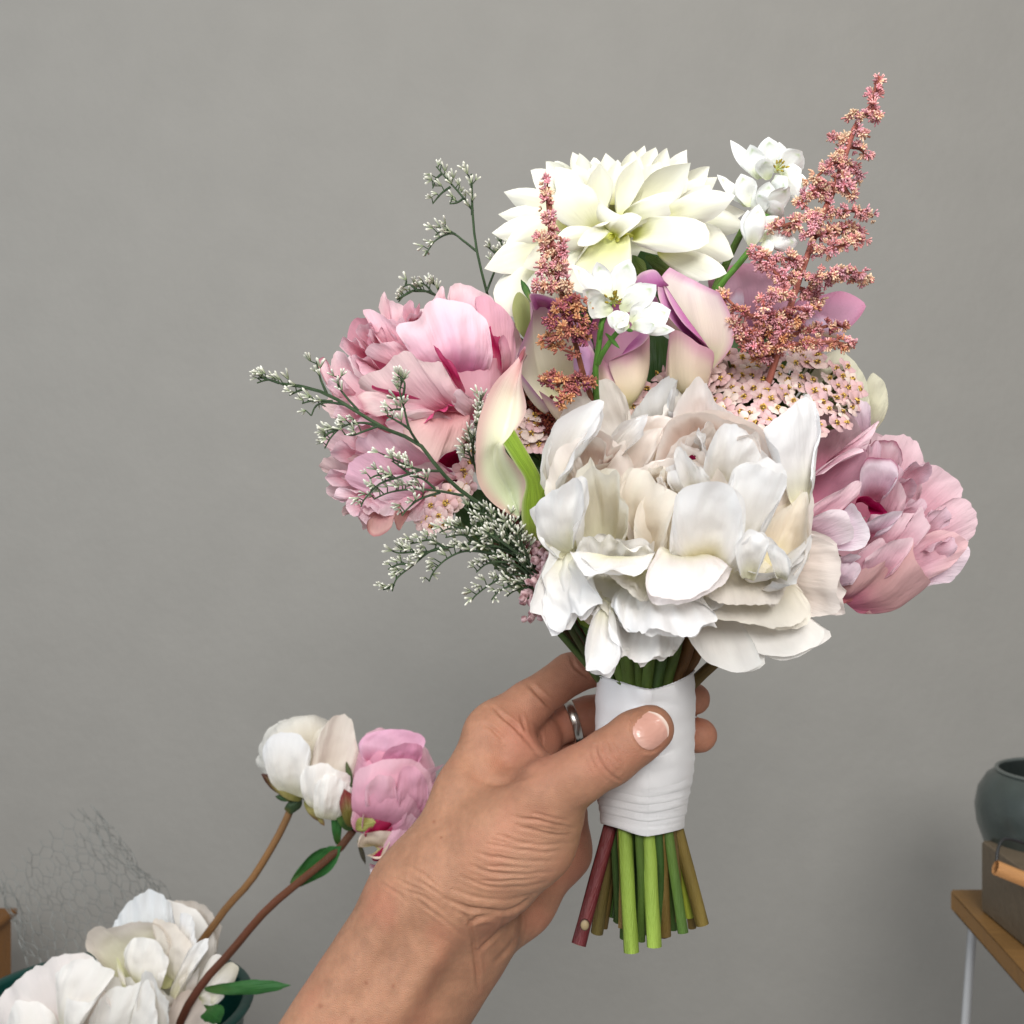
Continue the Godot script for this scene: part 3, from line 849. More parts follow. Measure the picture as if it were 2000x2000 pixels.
func pink_left() -> void:
	S = pink_style()
	var hot := {"cb": C(228, 140, 166), "cm": C(196, 44, 102), "ct": C(216, 96, 140), "ruffle": 1.4, "fold": 1.6, "notch": 0.14, "vein": 0.2}
	var pale := {"cb": C(214, 120, 150), "cm": C(226, 184, 192), "ct": C(232, 208, 208), "grad": 0.8}
	var lav := {"cb": C(210, 120, 170), "cm": C(240, 196, 212), "ct": C(244, 216, 226)}
	thing("pink_peony", "upper pink peony with crimson streaks at the left of the bouquet", "peony", P(880, 830, -15), BOUND)
	stem([880, 820, -10], [1194, 1606, 0], [1130, 1845, 12], 2.8, C(96, 44, 40), C(92, 34, 36))
	var knot := Shape.new()
	var kc := P(1142, 1806, 26)
	for i in 9:
		for j in 13:
			var e := PI * i / 8
			var w := TAU * j / 12
			knot.put(kc + Vector3(cos(w) * sin(e) * 0.0019, sin(w) * sin(e) * 0.0023, cos(e) * 0.0011), C(150, 132, 100).lerp(C(60, 32, 30), smoothstep(0.6, 1.2, e)))
	knot.grid(0, 8, 12)
	part("leaf_scar", knot, MT.stem)
	petal([860, 760, -22], [700, 840, -22, 660, 740, -22, 720, 650, -22, 820, 600, -22, 930, 590, -22, 1000, 660, -22, 1000, 760, -22, 920, 840, -20, 700, 845, -22], 0)
	petal([700, 790, -8], [652, 772, 0, 626, 732, 2, 618, 706, 2, 632, 700, 2, 645, 726, 4, 666, 746, 4], 2, {"ew": 0.12, "ea": 0.8, "ce": C(160, 40, 80)})
	petal([705, 785, -6], [652, 745, 4, 645, 715, 6, 654, 686, 6, 667, 683, 6, 680, 696, 6, 692, 732, 6], 3)
	petal([760, 835, -4], [642, 770, 0, 628, 795, 2, 645, 817, 4, 690, 828, 6], 3, pale)
	petal([770, 810, 0], [690, 800, 12, 672, 770, 12, 662, 740, 12, 676, 718, 12, 705, 740, 14, 735, 770, 16], 4)
	petal([750, 725, -2], [684, 700, 10, 676, 655, 12, 686, 627, 12, 718, 625, 12, 724, 650, 14, 716, 668, 16, 745, 690, 16], -4, {"ct": C(226, 176, 192)})
	petal([800, 700, -2], [755, 625, 10, 739, 598, 12, 741, 588, 12, 748, 568, 10, 757, 584, 12, 773, 588, 12, 792, 603, 12, 805, 632, 12], 4)
	petal([815, 645, 4], [788, 628, 14, 786, 598, 16, 803, 583, 16, 809, 600, 17, 820, 582, 16, 816, 607, 17, 822, 628, 16], 2, {"notch": 0.25, "ct": C(238, 200, 212)})
	petal([800, 700, 4], [745, 668, 14, 722, 636, 16, 706, 605, 16, 742, 610, 16, 771, 630, 18, 795, 665, 18], 4, {"ct": C(238, 206, 216)})
	petal([770, 765, 2], [685, 690, 12, 698, 714, 16, 720, 735, 18, 765, 735, 18], 3, {"ct": C(236, 196, 208)})
	petal([800, 705, 10], [735, 702, 18, 713, 690, 22, 717, 674, 24, 738, 664, 24, 766, 668, 22, 795, 686, 20], 4, {"ct": C(240, 208, 218)})
	petal([985, 775, -18], [1000, 620, -6, 1014, 655, -8, 1020, 700, -10, 1008, 745, -12], 3)
	petal([930, 650, -4], [872, 580, 6, 882, 556, 6, 906, 554, 5, 940, 567, 5, 962, 582, 5, 970, 606, 6], 4)
	petal([880, 640, -2], [838, 600, 8, 850, 578, 10, 863, 560, 8, 874, 580, 10, 890, 600, 10], 3)
	petal([965, 765, -8], [950, 640, 10, 934, 602, 14, 929, 582, 15, 950, 576, 13, 985, 600, 7, 1003, 640, 3, 1006, 700, -1, 992, 745, -5], 6, {"ct": C(234, 184, 202)})
	petal([915, 818, 0], [888, 790, 12, 879, 745, 16, 892, 720, 18, 930, 706, 18, 964, 696, 17, 981, 705, 11, 966, 760, 7, 938, 805, 2], 7, {"ct": C(228, 176, 190)})
	petal([893, 738, 10], [796, 672, 28, 772, 645, 28, 782, 629, 28, 816, 623, 28, 830, 594, 23, 852, 578, 20, 875, 584, 20, 910, 589, 20, 933, 608, 21, 953, 630, 22, 963, 692, 22], 13, lav.merged({"fold": 2.2, "ff": 60.0, "nu": 40, "nv": 24, "peak": 0.7}, true))
	petal([973, 722, 14], [946, 652, 22, 954, 634, 24, 962, 650, 24, 976, 657, 23, 976, 695, 20], -1, hot)
	petal([985, 730, 8], [974, 690, 20, 976, 660, 23, 985, 655, 22, 994, 668, 20, 996, 700, 14], 2, {"ct": C(222, 160, 180)})
	petal([908, 768, 18], [879, 738, 26, 860, 702, 30, 845, 670, 33, 866, 690, 33, 886, 714, 30], 1, hot)
	petal([880, 803, 16], [700, 762, 20, 699, 743, 24, 711, 731, 26, 745, 718, 28, 775, 686, 31, 800, 684, 31, 820, 699, 31, 845, 707, 31, 863, 712, 30, 876, 742, 27], 6, pale.merged({"nu": 36}, true))
	petal([870, 815, 18], [705, 762, 26, 695, 772, 28, 705, 790, 29, 716, 809, 29, 745, 813, 29, 790, 816, 27, 845, 816, 24], 5, pale.merged({"ew": 0.08, "ea": 0.6, "ce": C(170, 40, 90)}, true))
	petal([740, 765, 28], [727, 752, 30.5, 728, 754, 31.5, 750, 760, 33, 790, 768, 33.5, 830, 783, 33, 790, 774, 33], 0.3, hot.merged({"nu": 10, "nv": 4, "ruffle": 0.1, "fold": 0.1, "lump": 0.1}, true))
	petal([925, 803, 12], [896, 805, 23, 881, 785, 25, 883, 766, 27, 896, 758, 27, 908, 768, 25, 927, 782, 20], 4, pale.merged({"ct": C(240, 214, 222)}, true))
	petal([880, 798, 18], [822, 820, 26, 850, 816, 29, 868, 806, 30, 882, 796, 27], 1, hot.merged({"ruffle": 2.2}, true))
	petal([880, 800, 14], [806, 820, 24, 785, 846, 26, 820, 876, 27, 853, 906, 26, 862, 892, 24, 905, 867, 20, 917, 840, 16, 908, 810, 14], 6, {"cb": C(206, 130, 140), "cm": C(226, 176, 176), "ct": C(232, 200, 194), "ew": 0.04, "ea": 0.3, "ce": C(190, 110, 140)})

	for a in [[700, 640, 735, 690, 26], [722, 650, 760, 700, 24], [690, 700, 745, 740, 30], [760, 628, 790, 690, 28], [640, 745, 700, 780, 24], [655, 800, 720, 800, 30], [690, 835, 750, 820, 28], [800, 618, 815, 670, 26], [845, 590, 860, 640, 24], [668, 668, 720, 700, 26]]:
		petal([a[2], a[3], 4], [a[0] + 14, a[1] + a[4], 16, a[0] - 6, a[1] + 8, 17, a[0] + 2, a[1] - 8, 17, a[0] + 16, a[1] - 4, 18, a[0] + 26, a[1] - 10, 18, a[0] + a[4] + 8, a[1] + 8, 17], rng.randf_range(-3, 4), {"notch": 0.12, "ruffle": 2.4, "ct": C(242, 214, 224), "nu": 18, "nv": 10})
	thing("pink_peony", "lower pink peony half hidden below the upper one at the left of the bouquet", "peony", P(870, 960, -30), BOUND)
	stem([870, 940, -25], [1196, 1618, -5], [1166, 1822, -8], 2.5, C(90, 60, 40), C(96, 84, 44))
	petal([820, 940, -30], [690, 1000, -28, 650, 940, -28, 680, 870, -28, 780, 850, -28, 880, 880, -28, 890, 960, -28, 800, 1020, -28, 700, 1005, -28], 0)
	petal([760, 935, -12], [650, 928, 0, 621, 909, 2, 650, 896, 6, 695, 890, 8], 3, pale)
	petal([745, 905, -8], [655, 892, 2, 631, 870, 2, 640, 846, 4, 668, 835, 4, 700, 860, 6], 3)
	petal([770, 955, -10], [660, 977, 2, 634, 957, 4, 655, 933, 8, 695, 925, 10], 3)
	petal([760, 975, -10], [690, 1002, 2, 668, 1008, 2, 672, 985, 4, 692, 962, 6], 2, pale)
	petal([775, 985, -8], [712, 1038, 2, 703, 1020, 4, 696, 995, 6, 715, 972, 8], 3)
	petal([860, 925, -6], [690, 885, 8, 698, 856, 10, 735, 840, 12, 790, 845, 12, 818, 872, 10], 6, lav)
	petal([795, 935, 0], [700, 962, 12, 671, 930, 14, 688, 895, 16, 730, 880, 16, 775, 890, 14], 6, lav.merged({"ct": C(236, 190, 210)}, true))
	petal([840, 960, 2], [765, 990, 12, 728, 965, 14, 742, 935, 15, 795, 925, 14, 830, 940, 12], 5, lav)
	petal([900, 925, -14], [850, 908, -2, 868, 890, -2, 892, 882, -6, 890, 930, -6, 860, 952, -2], 1, {"cb": C(120, 6, 46), "cm": C(130, 10, 50), "ct": C(150, 20, 66)})
	petal([885, 930, -4], [800, 962, 12, 793, 930, 14, 830, 903, 14, 858, 908, 12, 870, 940, 8], 4)
	petal([800, 970, 0], [716, 1008, 10, 717, 1036, 10, 738, 1044, 12, 762, 1033, 13, 768, 1013, 13, 777, 1034, 11, 795, 1008, 10], 4, {"cb": C(206, 120, 140), "cm": C(220, 160, 160), "ct": C(226, 180, 172), "ew": 0.05, "ea": 0.6, "ce": C(160, 60, 80)})
	petal([810, 960, 2], [700, 985, 10, 720, 1000, 12, 760, 1004, 13, 800, 1004, 12], 4)
	petal([860, 965, -2], [790, 1000, 8, 810, 1015, 8, 850, 1000, 8, 870, 980, 6], 3)

	for a in [[640, 925, 720, 940, 24], [655, 960, 740, 960, 26], [690, 900, 760, 930, 30], [700, 1000, 770, 980, 26], [740, 925, 800, 950, 30], [680, 985, 750, 985, 24], [650, 875, 720, 900, 26]]:
		petal([a[2], a[3], 2], [a[0] + 14, a[1] + a[4], 12, a[0] - 6, a[1] + 10, 13, a[0] + 0, a[1] - 6, 13, a[0] + 18, a[1] - 8, 14, a[0] + a[4] + 10, a[1] + 2, 13], rng.randf_range(-3, 4), {"notch": 0.08, "ruffle": 2.4, "ct": C(242, 214, 224), "nu": 18, "nv": 10})

func pink_right() -> void:
	S = pink_style().merged({"cb": C(204, 122, 148), "cm": C(228, 182, 196), "ct": C(236, 208, 216), "fold": 0.9}, true)
	var pale := {"cm": C(226, 196, 212), "ct": C(238, 222, 232)}
	var hot := {"cb": C(150, 8, 66), "cm": C(156, 12, 72), "ct": C(176, 40, 96)}
	thing("pink_peony", "dusky pink peony at the right side of the bouquet behind the large white peony", "peony", P(1640, 1090, -30), BOUND)
	stem([1640, 1090, -30], [1320, 1606, 0], [1372, 1806, 4], 2.6, C(100, 76, 44), C(112, 96, 46))
	petal([1690, 1010, -34], [1560, 1120, -30, 1540, 900, -32, 1640, 830, -34, 1760, 870, -36, 1850, 950, -36, 1870, 1060, -34, 1780, 1120, -32, 1660, 1150, -30, 1560, 1125, -30], 0)
	petal([1740, 1000, -28], [1715, 850, -17, 1758, 845, -16, 1790, 862, -16, 1806, 900, -15, 1802, 960, -13], 5, {"notch": 0.08})
	petal([1750, 1040, -28], [1785, 900, -16, 1832, 908, -16, 1858, 925, -16, 1881, 950, -16, 1876, 977, -15, 1850, 1015, -13], 5)
	petal([1750, 1075, -18], [1825, 1000, -9, 1860, 973, -9, 1893, 976, -9, 1912, 1007, -9, 1906, 1042, -9, 1885, 1068, -7], 5)
	petal([1690, 865, -12], [1648, 803, -3, 1663, 784, -1, 1685, 782, -1, 1700, 792, -1, 1697, 817, -1], 3, pale)
	petal([1600, 935, -8], [1574, 865, 5, 1582, 820, 7, 1600, 802, 7, 1640, 800, 7, 1665, 811, 7, 1685, 838, 7, 1702, 862, 5], -5, {"cm": C(214, 176, 186), "ct": C(220, 192, 198)})
	petal([1620, 905, 2], [1655, 872, 9, 1690, 850, 9, 1717, 819, 9, 1707, 846, 11, 1690, 878, 11], 3)
	petal([1710, 935, -8], [1688, 880, 7, 1708, 861, 7, 1740, 858, 7, 1759, 874, 7, 1764, 902, 7], 3, {"ew": 0.1, "ea": 0.8, "ce": C(150, 20, 80)})
	petal([1725, 1025, -5], [1725, 965, 11, 1755, 930, 11, 1768, 968, 11, 1764, 1005, 11], 3)
	petal([1560, 1005, 2], [1566, 955, 11, 1608, 915, 15, 1655, 879, 16, 1681, 872, 17, 1693, 884, 18, 1688, 920, 16, 1665, 965, 12], -6, {"cm": C(196, 140, 160), "ct": C(216, 170, 188)})
	petal([1575, 935, 13], [1577, 950, 15, 1600, 920, 18, 1655, 879, 19, 1682, 872, 19, 1690, 880, 19, 1650, 896, 20, 1610, 925, 20], 1, {"cm": C(222, 182, 196)})
	petal([1560, 1035, 10], [1588, 987, 17, 1630, 960, 19, 1681, 937, 19, 1680, 966, 19, 1655, 987, 19, 1620, 1003, 17], 3)
	petal([1700, 975, 3], [1678, 957, 17, 1681, 920, 19, 1695, 896, 19, 1745, 899, 18, 1757, 920, 18, 1742, 946, 18, 1727, 966, 18], 4, pale.merged({"ew": 0.1, "ea": 0.9, "ce": C(150, 20, 84), "notch": 0.05}, true))
	petal([1690, 985, 10], [1672, 982, 18, 1678, 967, 20, 1697, 967, 20, 1718, 985, 21, 1734, 1002, 19, 1700, 1003, 19], 1, hot)
	petal([1695, 1045, 10], [1688, 1022, 20, 1720, 1000, 22, 1764, 999, 20, 1747, 1022, 20, 1715, 1038, 20], 3, pale)
	petal([1575, 1045, 8], [1584, 1012, 19, 1625, 993, 24, 1656, 1001, 26, 1669, 1030, 26, 1661, 1058, 25, 1625, 1066, 20], 5, pale.merged({"ct": C(242, 232, 238)}, true))
	petal([1612, 1060, 10], [1658, 990, 19, 1670, 983, 21, 1687, 1010, 22, 1700, 1042, 22, 1689, 1068, 22, 1662, 1076, 22, 1630, 1070, 20], 3, {"cm": C(232, 210, 226), "ct": C(242, 236, 244)})
	petal([1705, 1095, -2], [1715, 1030, 9, 1753, 1004, 11, 1790, 1003, 11, 1800, 986, 11, 1817, 1010, 11, 1818, 1030, 11, 1790, 1065, 9], 4, {"notch": 0.08})
	petal([1760, 1135, -10], [1868, 1070, -1, 1893, 1066, 1, 1897, 1085, 1, 1884, 1106, 1, 1856, 1135, 1, 1815, 1145, 1], 4, pale)
	petal([1720, 1135, -7], [1795, 1050, 4, 1830, 1034, 6, 1862, 1038, 6, 1893, 1055, 6, 1882, 1080, 8, 1850, 1112, 8, 1798, 1138, 6], 5, {"ct": C(230, 192, 196)})
	petal([1655, 1180, -3], [1640, 1130, 4, 1690, 1110, 11, 1745, 1080, 13, 1787, 1056, 13, 1790, 1095, 13, 1820, 1141, 5, 1763, 1174, 2, 1708, 1186, 2], 6, {"cm": C(204, 160, 160), "ct": C(216, 176, 176)})
	petal([1590, 1160, -6], [1600, 1110, 4, 1650, 1120, 6, 1690, 1140, 4, 1680, 1170, 2, 1640, 1178, 0], 3, {"cm": C(190, 110, 120), "ct": C(200, 140, 140)})
	petal([1628, 1103, 6], [1634, 1086, 13, 1662, 1078, 15, 1682, 1088, 15, 1668, 1100, 15], 2, pale)
	petal([1622, 1135, 3], [1638, 1098, 11, 1665, 1097, 13, 1682, 1112, 13, 1668, 1138, 11], 3, pale)
	petal([1640, 1130, 2], [1668, 1085, 10, 1700, 1060, 12, 1725, 1050, 13, 1735, 1080, 12, 1700, 1120, 10], 4)
	petal([1700, 1130, 5], [1690, 1090, 14, 1740, 1055, 16, 1784, 1050, 15, 1770, 1085, 15, 1740, 1115, 13], 3)

	for a in [[1745, 915, 1700, 970, 26], [1770, 940, 1720, 990, 28], [1700, 870, 1700, 930, 26], [1790, 985, 1730, 1020, 26], [1840, 1000, 1770, 1050, 28], [1850, 1060, 1780, 1090, 26], [1720, 1010, 1690, 1060, 24], [1800, 905, 1750, 960, 26]]:
		petal([a[2], a[3], -4], [a[0] - a[4], a[1] + 10, 9, a[0] - 12, a[1] - 10, 10, a[0] + 2, a[1] - 4, 10, a[0] + 12, a[1] - 10, 10, a[0] + 22, a[1] + 4, 10, a[0] + 16, a[1] + a[4], 9], rng.randf_range(-3, 4), {"notch": 0.1, "ruffle": 2.4, "ct": C(234, 204, 216), "nu": 18, "nv": 10})

func white_behind() -> void:
	S = peony_style().merged({"cm": C(224, 222, 196), "ct": C(228, 226, 204)}, true)
	thing("white_peony", "pale cream peony mostly hidden behind the yarrow, two petals showing", "peony", P(1640, 850, -45), BOUND)
	stem([1640, 850, -45], [1248, 1620, -10], [1249, 1825, -9], 2.8, C(70, 76, 40), C(60, 70, 36))
	petal([1640, 810, -34], [1600, 700, -27, 1640, 681, -27, 1670, 706, -27, 1692, 740, -27, 1700, 795, -27], 5)
	petal([1690, 830, -38], [1694, 742, -32, 1707, 727, -32, 1730, 750, -32, 1735, 790, -32, 1726, 820, -32], 4)
	petal([1620, 830, -30], [1560, 720, -28, 1600, 690, -28, 1650, 740, -26, 1660, 800, -26], 4)
	petal([1060, 1160, -25], [1012, 1160, -20, 1018, 1135, -20, 1040, 1140, -20, 1060, 1150, -20], 1)

func dahlia() -> void:
	S = peony_style().merged({"mat": MT.dahlia, "nu": 16, "nv": 14, "cb": C(200, 202, 112), "cm": C(227, 226, 198), "ct": C(234, 233, 221), "ruffle": 0.5, "fold": 1.5, "ff": 44.0, "lump": 0.4, "notch": 0.0, "vein": 0.02, "grad": 0.7}, true)
	thing("white_dahlia", "large cream white dahlia with pointed petals at the top of the bouquet", "dahlia", P(1200, 500, -15), BOUND)
	stem([1200, 520, -20], [1230, 1622, 4], [1222, 1832, 3], 2.4, C(70, 90, 40), C(60, 84, 36))
	petal([1200, 430, -24], [1060, 470, -22, 1050, 380, -26, 1140, 330, -30, 1260, 320, -30, 1370, 360, -26, 1390, 450, -20, 1290, 500, -14, 1120, 500, -14, 1060, 475, -22], 0)
	# back rows, standing up
	for a in [[1120, 390, 1036, 330, 60], [1130, 385, 1068, 317, 50], [1140, 380, 1083, 311, 46], [1150, 380, 1119, 303, 44], [1160, 380, 1132, 300, 40], [1175, 380, 1161, 299, 46], [1195, 385, 1182, 302, 46], [1200, 380, 1206, 306, 44], [1215, 380, 1236, 296, 50], [1225, 380, 1258, 287, 46], [1245, 385, 1282, 289, 50], [1260, 390, 1300, 292, 44], [1270, 400, 1343, 287, 56], [1285, 410, 1384, 326, 54], [1290, 425, 1404, 344, 58], [1300, 440, 1456, 414, 62]]:
		lance([a[0], a[1], -16], [a[2], a[3], -26 + rng.randf_range(-4, 4)], a[4] * 0.86, -2.4, {"bend": rng.randf_range(-6, 6), "curl": rng.randf_range(-2, 2)})
		lance([a[0] + 4, a[1] + 8, -13], [a[2] * 0.86 + 1200 * 0.14 + rng.randf_range(-14, 14), a[3] * 0.86 + 440 * 0.14 + rng.randf_range(-6, 8), -18 + rng.randf_range(-3, 3)], a[4] * 0.8, -2.0, {"bend": rng.randf_range(-6, 6)})
	for a in [[1130, 420, 984, 371, 62, -10], [1120, 430, 973, 418, 54, -8], [1110, 445, 961, 455, 66, -2], [1100, 440, 990, 475, 60, 2], [1110, 465, 945, 527, 78, 6], [1120, 480, 1016, 526, 66, 10], [1300, 440, 1432, 502, 86, 4], [1310, 430, 1459, 440, 66, -4], [1300, 470, 1400, 500, 70, 2]]:
		lance([a[0], a[1], -12], [a[2], a[3], a[5]], a[4] * 0.88, 2.2, {"bend": rng.randf_range(-6, 6), "curl": rng.randf_range(-2, 2)})
	# inner rows
	for a in [[1150, 410, 1085, 325, 56], [1165, 412, 1120, 318, 50], [1240, 405, 1290, 315, 56], [1200, 400, 1205, 315, 46], [1265, 410, 1335, 340, 56]]:
		lance([a[0], a[1], -8], [a[2], a[3], -14], a[4], -2.4)
	lance([1172, 424, -2], [1172, 318, -6], 52, -5, {"fold": 0.9})
	lance([1214, 428, 0], [1243, 312, -4], 56, -5, {"fold": 0.9})
	lance([1166, 452, 0], [1092, 358, 6], 92, 2.5, {"blunt": 0.2})
	lance([1225, 430, 2], [1347, 322, 2], 70, -6, {"curl": 2.0})
	petal([1218, 432, 6], [1222, 418, 10, 1245, 395, 14, 1285, 378, 16, 1314, 376, 18, 1306, 398, 18, 1308, 424, 16, 1270, 442, 14, 1232, 444, 10], 5)
	lance([1285, 430, 6], [1437, 382, 16], 64, 3.5)
	petal([1236, 464, 8], [1228, 455, 12, 1260, 435, 16, 1320, 422, 20, 1370, 432, 22, 1386, 455, 24, 1384, 475, 26, 1368, 486, 26, 1330, 494, 24, 1280, 492, 20, 1240, 478, 14], 6, {"cb": C(200, 206, 80)})
	lance([1285, 490, 6], [1420, 533, 22], 56, 3, {"blunt": 0.3, "bend": 6})
	# small folded petals round the eye
	petal([1196, 455, 10], [1172, 430, 14, 1168, 395, 16, 1190, 408, 18, 1212, 420, 20, 1230, 414, 20, 1254, 424, 22, 1240, 442, 22, 1222, 456, 20], 4, {"cb": C(200, 206, 80)})
	petal([1192, 440, 12], [1198, 428, 18, 1180, 440, 20, 1150, 446, 20, 1130, 470, 20, 1132, 481, 22, 1160, 478, 22, 1182, 462, 20], 4, {"cb": C(200, 206, 80)})
	petal([1198, 454, 4], [1150, 480, 14, 1120, 520, 16, 1110, 560, 14, 1150, 575, 16, 1200, 575, 18, 1228, 540, 18, 1234, 500, 16, 1222, 474, 12], 6, {"cb": C(196, 202, 70), "cm": C(226, 228, 170)})
	lance([1170, 460, 6], [1080, 470, 18], 50, 4)
	lance([1160, 470, 4], [1095, 560, 12], 80, 5)
	for a in [[1205, 458, 1225, 452], [1200, 460, 1188, 466], [1210, 462, 1240, 460], [1202, 462, 1208, 470]]:
		lance([a[0], a[1], 8], [a[2], a[3], 15], 12, 1, {"nu": 8, "nv": 6, "cb": C(150, 160, 30), "cm": C(186, 186, 60), "ct": C(206, 206, 110)}, "inner_petal")
	lance([1075, 520, -6], [974, 604, 2], 96, 5, {"blunt": 1.0})
	lance([1090, 530, 0], [1042, 596, 6], 76, 5, {"blunt": 1.0})
	var gr := {"mat": MT.leaf, "cb": C(70, 96, 36), "cm": C(80, 104, 44), "ct": C(110, 130, 60)}
	lance([1260, 500, -4], [1330, 545, 4], 30, 2, gr, "sepal")
	lance([1230, 500, -6], [1262, 535, 2], 28, 2, gr, "sepal")
	lance([1310, 510, -8], [1390, 520, -2], 30, 2, gr, "sepal")

func callas() -> void:
	var G := BOUND
	var base := peony_style().merged({"mat": MT.calla, "nu": 30, "nv": 18, "cb": C(214, 216, 160), "cm": C(234, 224, 204), "ct": C(232, 212, 204), "ruffle": 0.5, "fold": 0.5, "ff": 20.0, "lump": 0.15, "notch": 0.0, "vein": 0.03, "ew": 0.22, "ea": 0.75, "ce": C(206, 140, 170), "sides": 0.5}, true)
	var pinkish := {"cb": C(224, 190, 196), "cm": C(216, 160, 186), "ct": C(206, 142, 180), "ce": C(176, 80, 140)}
	var mauve := {"cb": C(170, 84, 140), "cm": C(186, 104, 164), "ct": C(206, 150, 190), "ce": C(226, 200, 200), "ew": 0.1}
	var outer := {"cb": C(216, 210, 150), "cm": C(232, 216, 190), "ct": C(230, 204, 194)}
	S = base
	thing("calla_lily", "pale green pink calla lily with a curled green back left of the white peony", "calla lily", P(1055, 1065, 10), G)
	stem([1060, 1062, 14], [1220, 1612, 6.5], [1233, 1860, 14], 2.9, C(112, 134, 50), C(130, 154, 62))
	sheet([1010, 1014, 26, 962, 983, 30, 933, 940, 34, 930, 880, 36, 936, 820, 37, 962, 755, 35, 1000, 712, 32, 1022, 684, 28], [1014, 1010, 27, 1028, 960, 31, 1023, 925, 33, 985, 876, 40, 1006, 842, 42, 1028, 800, 40, 1018, 740, 37, 1025, 686, 29], -7, {"cb": C(210, 218, 184), "cm": C(226, 226, 202), "ct": C(228, 206, 196), "ce": C(206, 140, 152), "ew": 0.3, "ea": 0.6, "fold": 1.6, "crease": -2.0}, "spathe")
	sheet([982, 868, 45, 1006, 906, 44, 1026, 942, 41, 1018, 988, 36, 1024, 1034, 29, 1056, 1078, 18], [1004, 838, 43, 1031, 884, 42, 1056, 930, 37, 1073, 972, 32, 1070, 1022, 26, 1067, 1080, 18], 3, {"cb": C(136, 166, 54), "cm": C(132, 160, 52), "ct": C(176, 186, 100), "ew": 0.1, "ce": C(216, 214, 176), "vein": 0.2, "ea": 0.6, "mat": MT.leaf}, "spathe_back")
	lance([1012, 712, 30], [1026, 676, 28], 10, 0.5, {"cb": C(190, 110, 130), "cm": C(150, 80, 90), "ct": C(110, 70, 50), "nu": 8, "nv": 6}, "tip")
	thing("calla_lily", "cream calla lily with a dark green curled tip beside the upper pink peony", "calla lily", P(1110, 830, 0), G)
	stem([1112, 822, 4], [1266, 1620, 7.5], [1278, 1849, 14], 2.8, C(112, 134, 50), C(134, 158, 66))
	petal([1112, 820, 4], [1070, 792, 13, 1040, 757, 20, 1013, 720, 24, 1011, 690, 26, 1028, 650, 28, 1042, 608, 26, 1036, 580, 22, 1050, 576, 18, 1087, 588, 14, 1130, 630, 12, 1157, 672, 12, 1154, 730, 10, 1142, 785, 8], -9, {"cb": C(222, 222, 176), "cm": C(232, 228, 208), "ct": C(222, 200, 200), "ce": C(190, 120, 176)})
	petal([1060, 600, 16], [1042, 606, 25, 1033, 576, 24, 1050, 574, 22, 1087, 586, 20, 1092, 600, 20, 1070, 606, 20], 2, mauve)
	petal([1130, 740, 12], [1125, 700, 16, 1128, 665, 18, 1150, 672, 18, 1163, 700, 17, 1152, 740, 16], 3, mauve.merged({"cb": C(214, 176, 206), "cm": C(206, 160, 200)}, true))
	petal([1115, 830, 6], [1052, 762, 20, 1070, 775, 20, 1100, 790, 18, 1140, 785, 14, 1140, 815, 12], 4, outer)
	lance([1040, 592, 23], [1017, 545, 18], 14, 1, {"mat": MT.leaf, "cb": C(176, 186, 110), "cm": C(90, 130, 66), "ct": C(50, 90, 40), "nu": 8, "nv": 8, "ea": 0.0}, "tip")
	petal([1040, 660, -2], [1008, 640, 6, 1000, 600, 8, 1012, 570, 8, 1034, 590, 8, 1040, 620, 8], 2, {"cb": C(150, 164, 100), "cm": C(156, 168, 110), "ct": C(170, 178, 120), "ea": 0.0}, "spathe_back")
	thing("calla_lily", "rose pink calla lily rolled open at the middle of the bouquet", "calla lily", P(1200, 830, -10), G)
	stem([1205, 810, 0], [1304, 1618, 7], [1334, 1822, 13], 2.0, C(110, 130, 50), C(70, 96, 40))
	petal([1195, 760, -2], [1165, 700, -2, 1156, 640, -2, 1170, 600, -2, 1220, 590, -2, 1262, 636, 2, 1268, 652, 6, 1240, 685, 9], -5, pinkish)
	petal([1215, 800, 4], [1205, 745, 14, 1188, 706, 16, 1220, 690, 18, 1250, 673, 17, 1268, 651, 13, 1243, 686, 9, 1237, 722, 7, 1231, 780, 5], 5, outer)
	petal([1192, 800, 4], [1168, 745, 9, 1171, 696, 11, 1186, 711, 13, 1203, 745, 13], 3, outer.merged({"ct": C(224, 180, 190)}, true))
	petal([1208, 700, 14], [1190, 706, 17, 1222, 690, 20, 1252, 672, 19, 1269, 650, 15, 1262, 640, 12, 1240, 672, 14], 1, mauve)
	thing("calla_lily", "white calla lily with a purple rim under the dahlia, right of the front delphinium", "calla lily", P(1340, 790, -5), G)
	stem([1340, 770, 2], [1299, 1620, 3], [1315, 1815, 3], 2.0, C(110, 130, 50), C(66, 92, 40))
	sheet([1348, 730, 6, 1306, 655, 14, 1290, 592, 18, 1290, 546, 20, 1308, 522, 20], [1396, 720, 10, 1431, 672, 17, 1428, 620, 21, 1405, 571, 24], -3, {"cb": C(222, 216, 180), "cm": C(236, 226, 208), "ct": C(238, 224, 220), "ce": C(206, 130, 176), "ew": 0.12, "ea": 0.7, "fold": 1.6, "crease": 1.2}, "spathe")
	petal([1390, 690, 14], [1345, 660, 24, 1313, 627, 26, 1286, 580, 25, 1289, 542, 23, 1303, 580, 25, 1334, 630, 28, 1366, 660, 26], 2, mauve)
	petal([1340, 775, 2], [1300, 722, 12, 1304, 680, 18, 1310, 650, 22, 1330, 648, 26, 1362, 670, 26, 1394, 688, 20, 1388, 735, 12], 6, outer)
	petal([1294, 562, 19], [1239, 558, 16, 1236, 549, 20, 1254, 532, 24, 1278, 529, 26, 1292, 543, 27], 4, mauve)
	petal([1286, 640, 4], [1260, 600, 8, 1272, 575, 10, 1284, 580, 12, 1290, 610, 12], 1, mauve)
